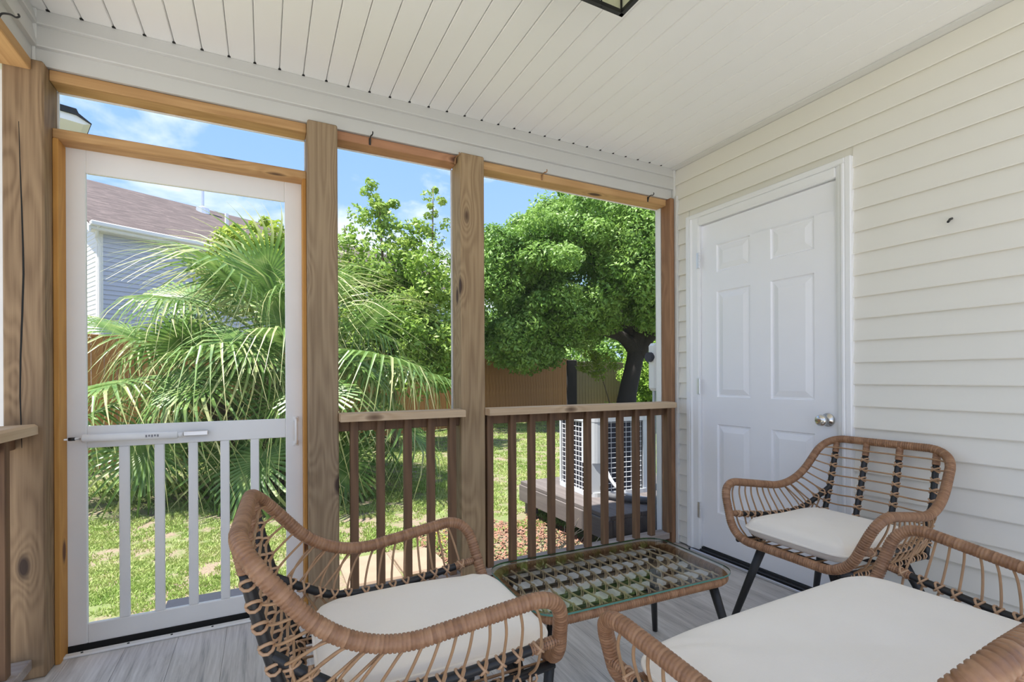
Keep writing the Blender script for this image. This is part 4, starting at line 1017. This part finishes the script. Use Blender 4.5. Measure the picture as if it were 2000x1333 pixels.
cl = [crown_mesh(tree_pt(1264, 17.5, .95), (.85, .7, 1.5), 60, 240, .06, .22, .40, .9, .4, rs=51), crown_mesh(tree_pt(1300, 17.2, 1.3), (.8, .7, 1.7), 46, 240, .06, .22, .40, .9, .4, rs=52)]
tree('bright_shrub', 'bright green tall shrub right of the oak trunk', sb, M['barkl'], [('stem', [sb, tree_pt(1262, 17.55, .6), tree_pt(1266, 17.5, 1.5)], [.03, .025, .01])], cl, M['bamboo'], 'shrub')
yb2 = tree_pt(1200, 13.6, ZG)
cl = [leaf_cloud(leader(1160, 13.8, 1.1, 1.75, .28, .2, 10, 61, .18), 110, .05, .9, g), leaf_cloud(leader(1196, 13.6, .1, .5, .2, .1, 4, 62, .1), 60, .05, .9, g)]
tree('sapling', 'small yellow leaved sapling leaning in front of the olive fence', yb2, M['barkl'], [('stem', [yb2, tree_pt(1190, 13.65, .4), tree_pt(1170, 13.8, 1.4)], [.02, .016, .008])], cl, M['yell'], 'shrub')
# far tree line so the horizon is closed between crowns
for i, (px, d, z, rx, rz, lb) in enumerate(((1240, 24, 2.2, 2.6, 2.0, 'hazy distant tree glimpsed behind the oak trunk'), (1010, 22, 2.6, 3.0, 2.2, 'distant tree behind the brown fence at the tan post'))):
    b = tree_pt(px, d, ZG); cl = [crown_mesh(tree_pt(px, d, z), (rx, rx, rz), 60, 160, .13, .5, .9, .85, .5, rs=70+i)]
    tree('far_tree', lb, b, M['bark'], [('trunk', [b, tree_pt(px, d, z)], [.2, .1])], cl, M['oak'])

# ---- fan palm
def frond_mesh(seed, nl=34, Lf=.95, fold=.25, droop=.5):
    g = np.random.default_rng(seed); V = []; F = []; U = []
    for i in range(nl):
        t = (i+.5)/nl*2-1; a = t*R(142); ln = Lf*(1-.30*abs(t)**2)*(.92+.16*g.random()); segs = 6
        dirx, diry = math.cos(a), math.sin(a); dr = droop*(.6+.8*g.random()); rv = g.random()
        base = np.array((.18*(1-abs(t))*.9, 0, 0)); side = np.array((-diry, dirx, 0)); pr = None
        for k in range(segs+1):
            s_ = k/segs; r_ = ln*s_; z = fold*abs(math.sin(a))*s_*.35*ln-dr*ln*max(0, s_-.42)**1.7*1.8-.16*ln*s_*s_
            sh = 1-.22*dr*max(0, s_-.5)
            p = base+np.array((dirx*r_*sh, diry*r_*sh, z)); w_ = (.006+.016*math.sin(math.pi*min(1, s_*1.15+.08)))*(1-s_)**.45 if s_ < 1 else .0012
            e1, e2 = p-side*w_+np.array((0, 0, .35*w_)), p+side*w_+np.array((0, 0, .35*w_))
            n0 = len(V); V += [e1, p, e2]
            if pr is not None:
                for q in (0, 1): F.append((pr+q, pr+q+1, n0+q+1, n0+q)); U.append([(s0, rv), (s0, rv), (s_, rv), (s_, rv)])
            pr = n0; s0 = s_
    mb = MB().add(V, F, U); return mb.mesh('palm_frond', M['palm'], False)
def palm():
    base = tree_pt(528, 5.75, ZG); root = thing('fan_palm', 'large fan palm with drooping yellow tipped fronds behind the screen door', 'palm', base)
    Bc = np.array(base)
    meshes = [frond_mesh(100+i, droop=.50+.15*i) for i in range(6)]
    heads = [(np.array(tree_pt(520, 5.75, 1.58))-Bc, 26, .95, 0), (np.array(tree_pt(612, 5.6, .98))-Bc, 22, .98, 1), (np.array(tree_pt(405, 5.45, .98))-Bc, 20, .86, 2)]
    MB().tube(spline([(0, 0, -.0), (-.03, 0, .6), heads[0][0]], 12), np.linspace(.16, .11, 13)[:len(spline([(0, 0, 0), (-.03, 0, .6), heads[0][0]], 12))], 10).build('trunk', M['barkl'], root, True)
    MB().tube(spline([(.06, 0, 0), (.15, -.04, .5), heads[1][0]], 12), np.linspace(.13, .10, 13)[:len(spline([(.06, 0, 0), (.15, -.04, .5), heads[1][0]], 12))], 10).build('trunk', M['barkl'], root, True)
    MB().tube(spline([(-.08, -.05, 0), (-.3, -.2, .45), heads[2][0]], 12), np.linspace(.11, .08, 13)[:len(spline([(-.08, -.05, 0), (-.3, -.2, .45), heads[2][0]], 12))], 10).build('trunk', M['barkl'], root, True)
    for hp, nf, sc_, hi in heads:
        g = np.random.default_rng(5+hi)
        for i in range(nf):
            az = i*2.39996+hi; el = R((78, 68, 62)[hi]-112*((i+.5)/nf)+g.normal()*6); ln = (.45+.50*math.cos(el)+.25*g.random())*sc_
            d = np.array((math.cos(az)*math.cos(el), math.sin(az)*math.cos(el), math.sin(el)))
            p0 = hp; p1 = hp+d*ln*.55; p2 = hp+d*ln+np.array((0, 0, -.16*math.cos(el)*ln))
            tdir = p2-p1; tdir /= np.linalg.norm(tdir); tdir[2] -= .22*max(0, math.cos(el)); tdir /= np.linalg.norm(tdir)
            yv = np.cross((0, 0, 1), tdir); yv /= np.linalg.norm(yv)+1e-9; zv = np.cross(tdir, yv); rr = R(g.normal()*18); y2 = yv*math.cos(rr)+zv*math.sin(rr); z2 = np.cross(tdir, y2)
            k = min(5, max(0, int(1.5+3.8*(i/nf)+g.normal()*.7)))
            fo = link('palm_frond', meshes[k], root); s3 = .82+.22*g.random()
            Mx = Matrix([[tdir[0]*s3, y2[0]*s3, z2[0]*s3, p2[0]], [tdir[1]*s3, y2[1]*s3, z2[1]*s3, p2[1]], [tdir[2]*s3, y2[2]*s3, z2[2]*s3, p2[2]], [0, 0, 0, 1]])
            fo.matrix_local = Mx; inv = Mx.inverted(); pp = [tuple(inv @ Vector(q)) for q in (p0, p1, p2+tdir*.05)]
            MB().tube(spline(pp, 8), np.linspace(.015, .008, len(spline(pp, 8))), 6).build('petiole', M['stem'], fo, True)
palm()

# ---- dry weeds under the platform and a flowering weed by the tan post
g = np.random.default_rng(77); dw = MB()
for i in range(34):
    b = np.array((g.normal()*.10, g.normal()*.06, 0)); d = np.array((g.normal()*.6, g.normal()*.5, 1)); d /= np.linalg.norm(d); l = .12+.16*g.random()
    dw.tube(spline([b, b+d*l*.5, b+d*l+np.array((g.normal()*.05, g.normal()*.05, -.03))], 8), .0022, 4)
o = dw.build('dry_weeds', M['drystem']); o.location = (1.86, 2.92, ZG); tag(o, 'tangle of pale dry weeds on the mulch in front of the platform edge', 'weeds')
fw_ = thing('flowering_weed', 'low weed with tiny yellow flowers beside the stepping stones', 'plant', (1.16, 3.42, ZG))
sm, lf, fl_ = MB(), MB(), MB()
for i in range(26):
    b = np.array((g.normal()*.07, g.normal()*.07, 0)); t_ = b+np.array((g.normal()*.06, g.normal()*.06, .07+.10*g.random())); sm.tube([b, (b+t_)/2+np.array((0.01, 0, 0)), t_], .0015, 4)
    for k in range(3):
        p = b+(t_-b)*(.3+.25*k); a_ = g.random()*6.3; q = np.array((math.cos(a_), math.sin(a_), .3))*.022; n_ = np.array((-math.sin(a_), math.cos(a_), 0))*.007
        lf.add([p, p+q*.5+n_, p+q, p+q*.5-n_], [(0, 1, 2, 3)])
    if i % 2: fl_.lathe([(0, .006), (.007, .003), (.004, -.004), (0, -.005)], tuple(t_), 'Z', 6)
sm.build('stem', M['stem'], fw_); lf.build('foliage', M['bamboo'], fw_, kind='stuff'); fl_.build('flower', M['yflower'], fw_)
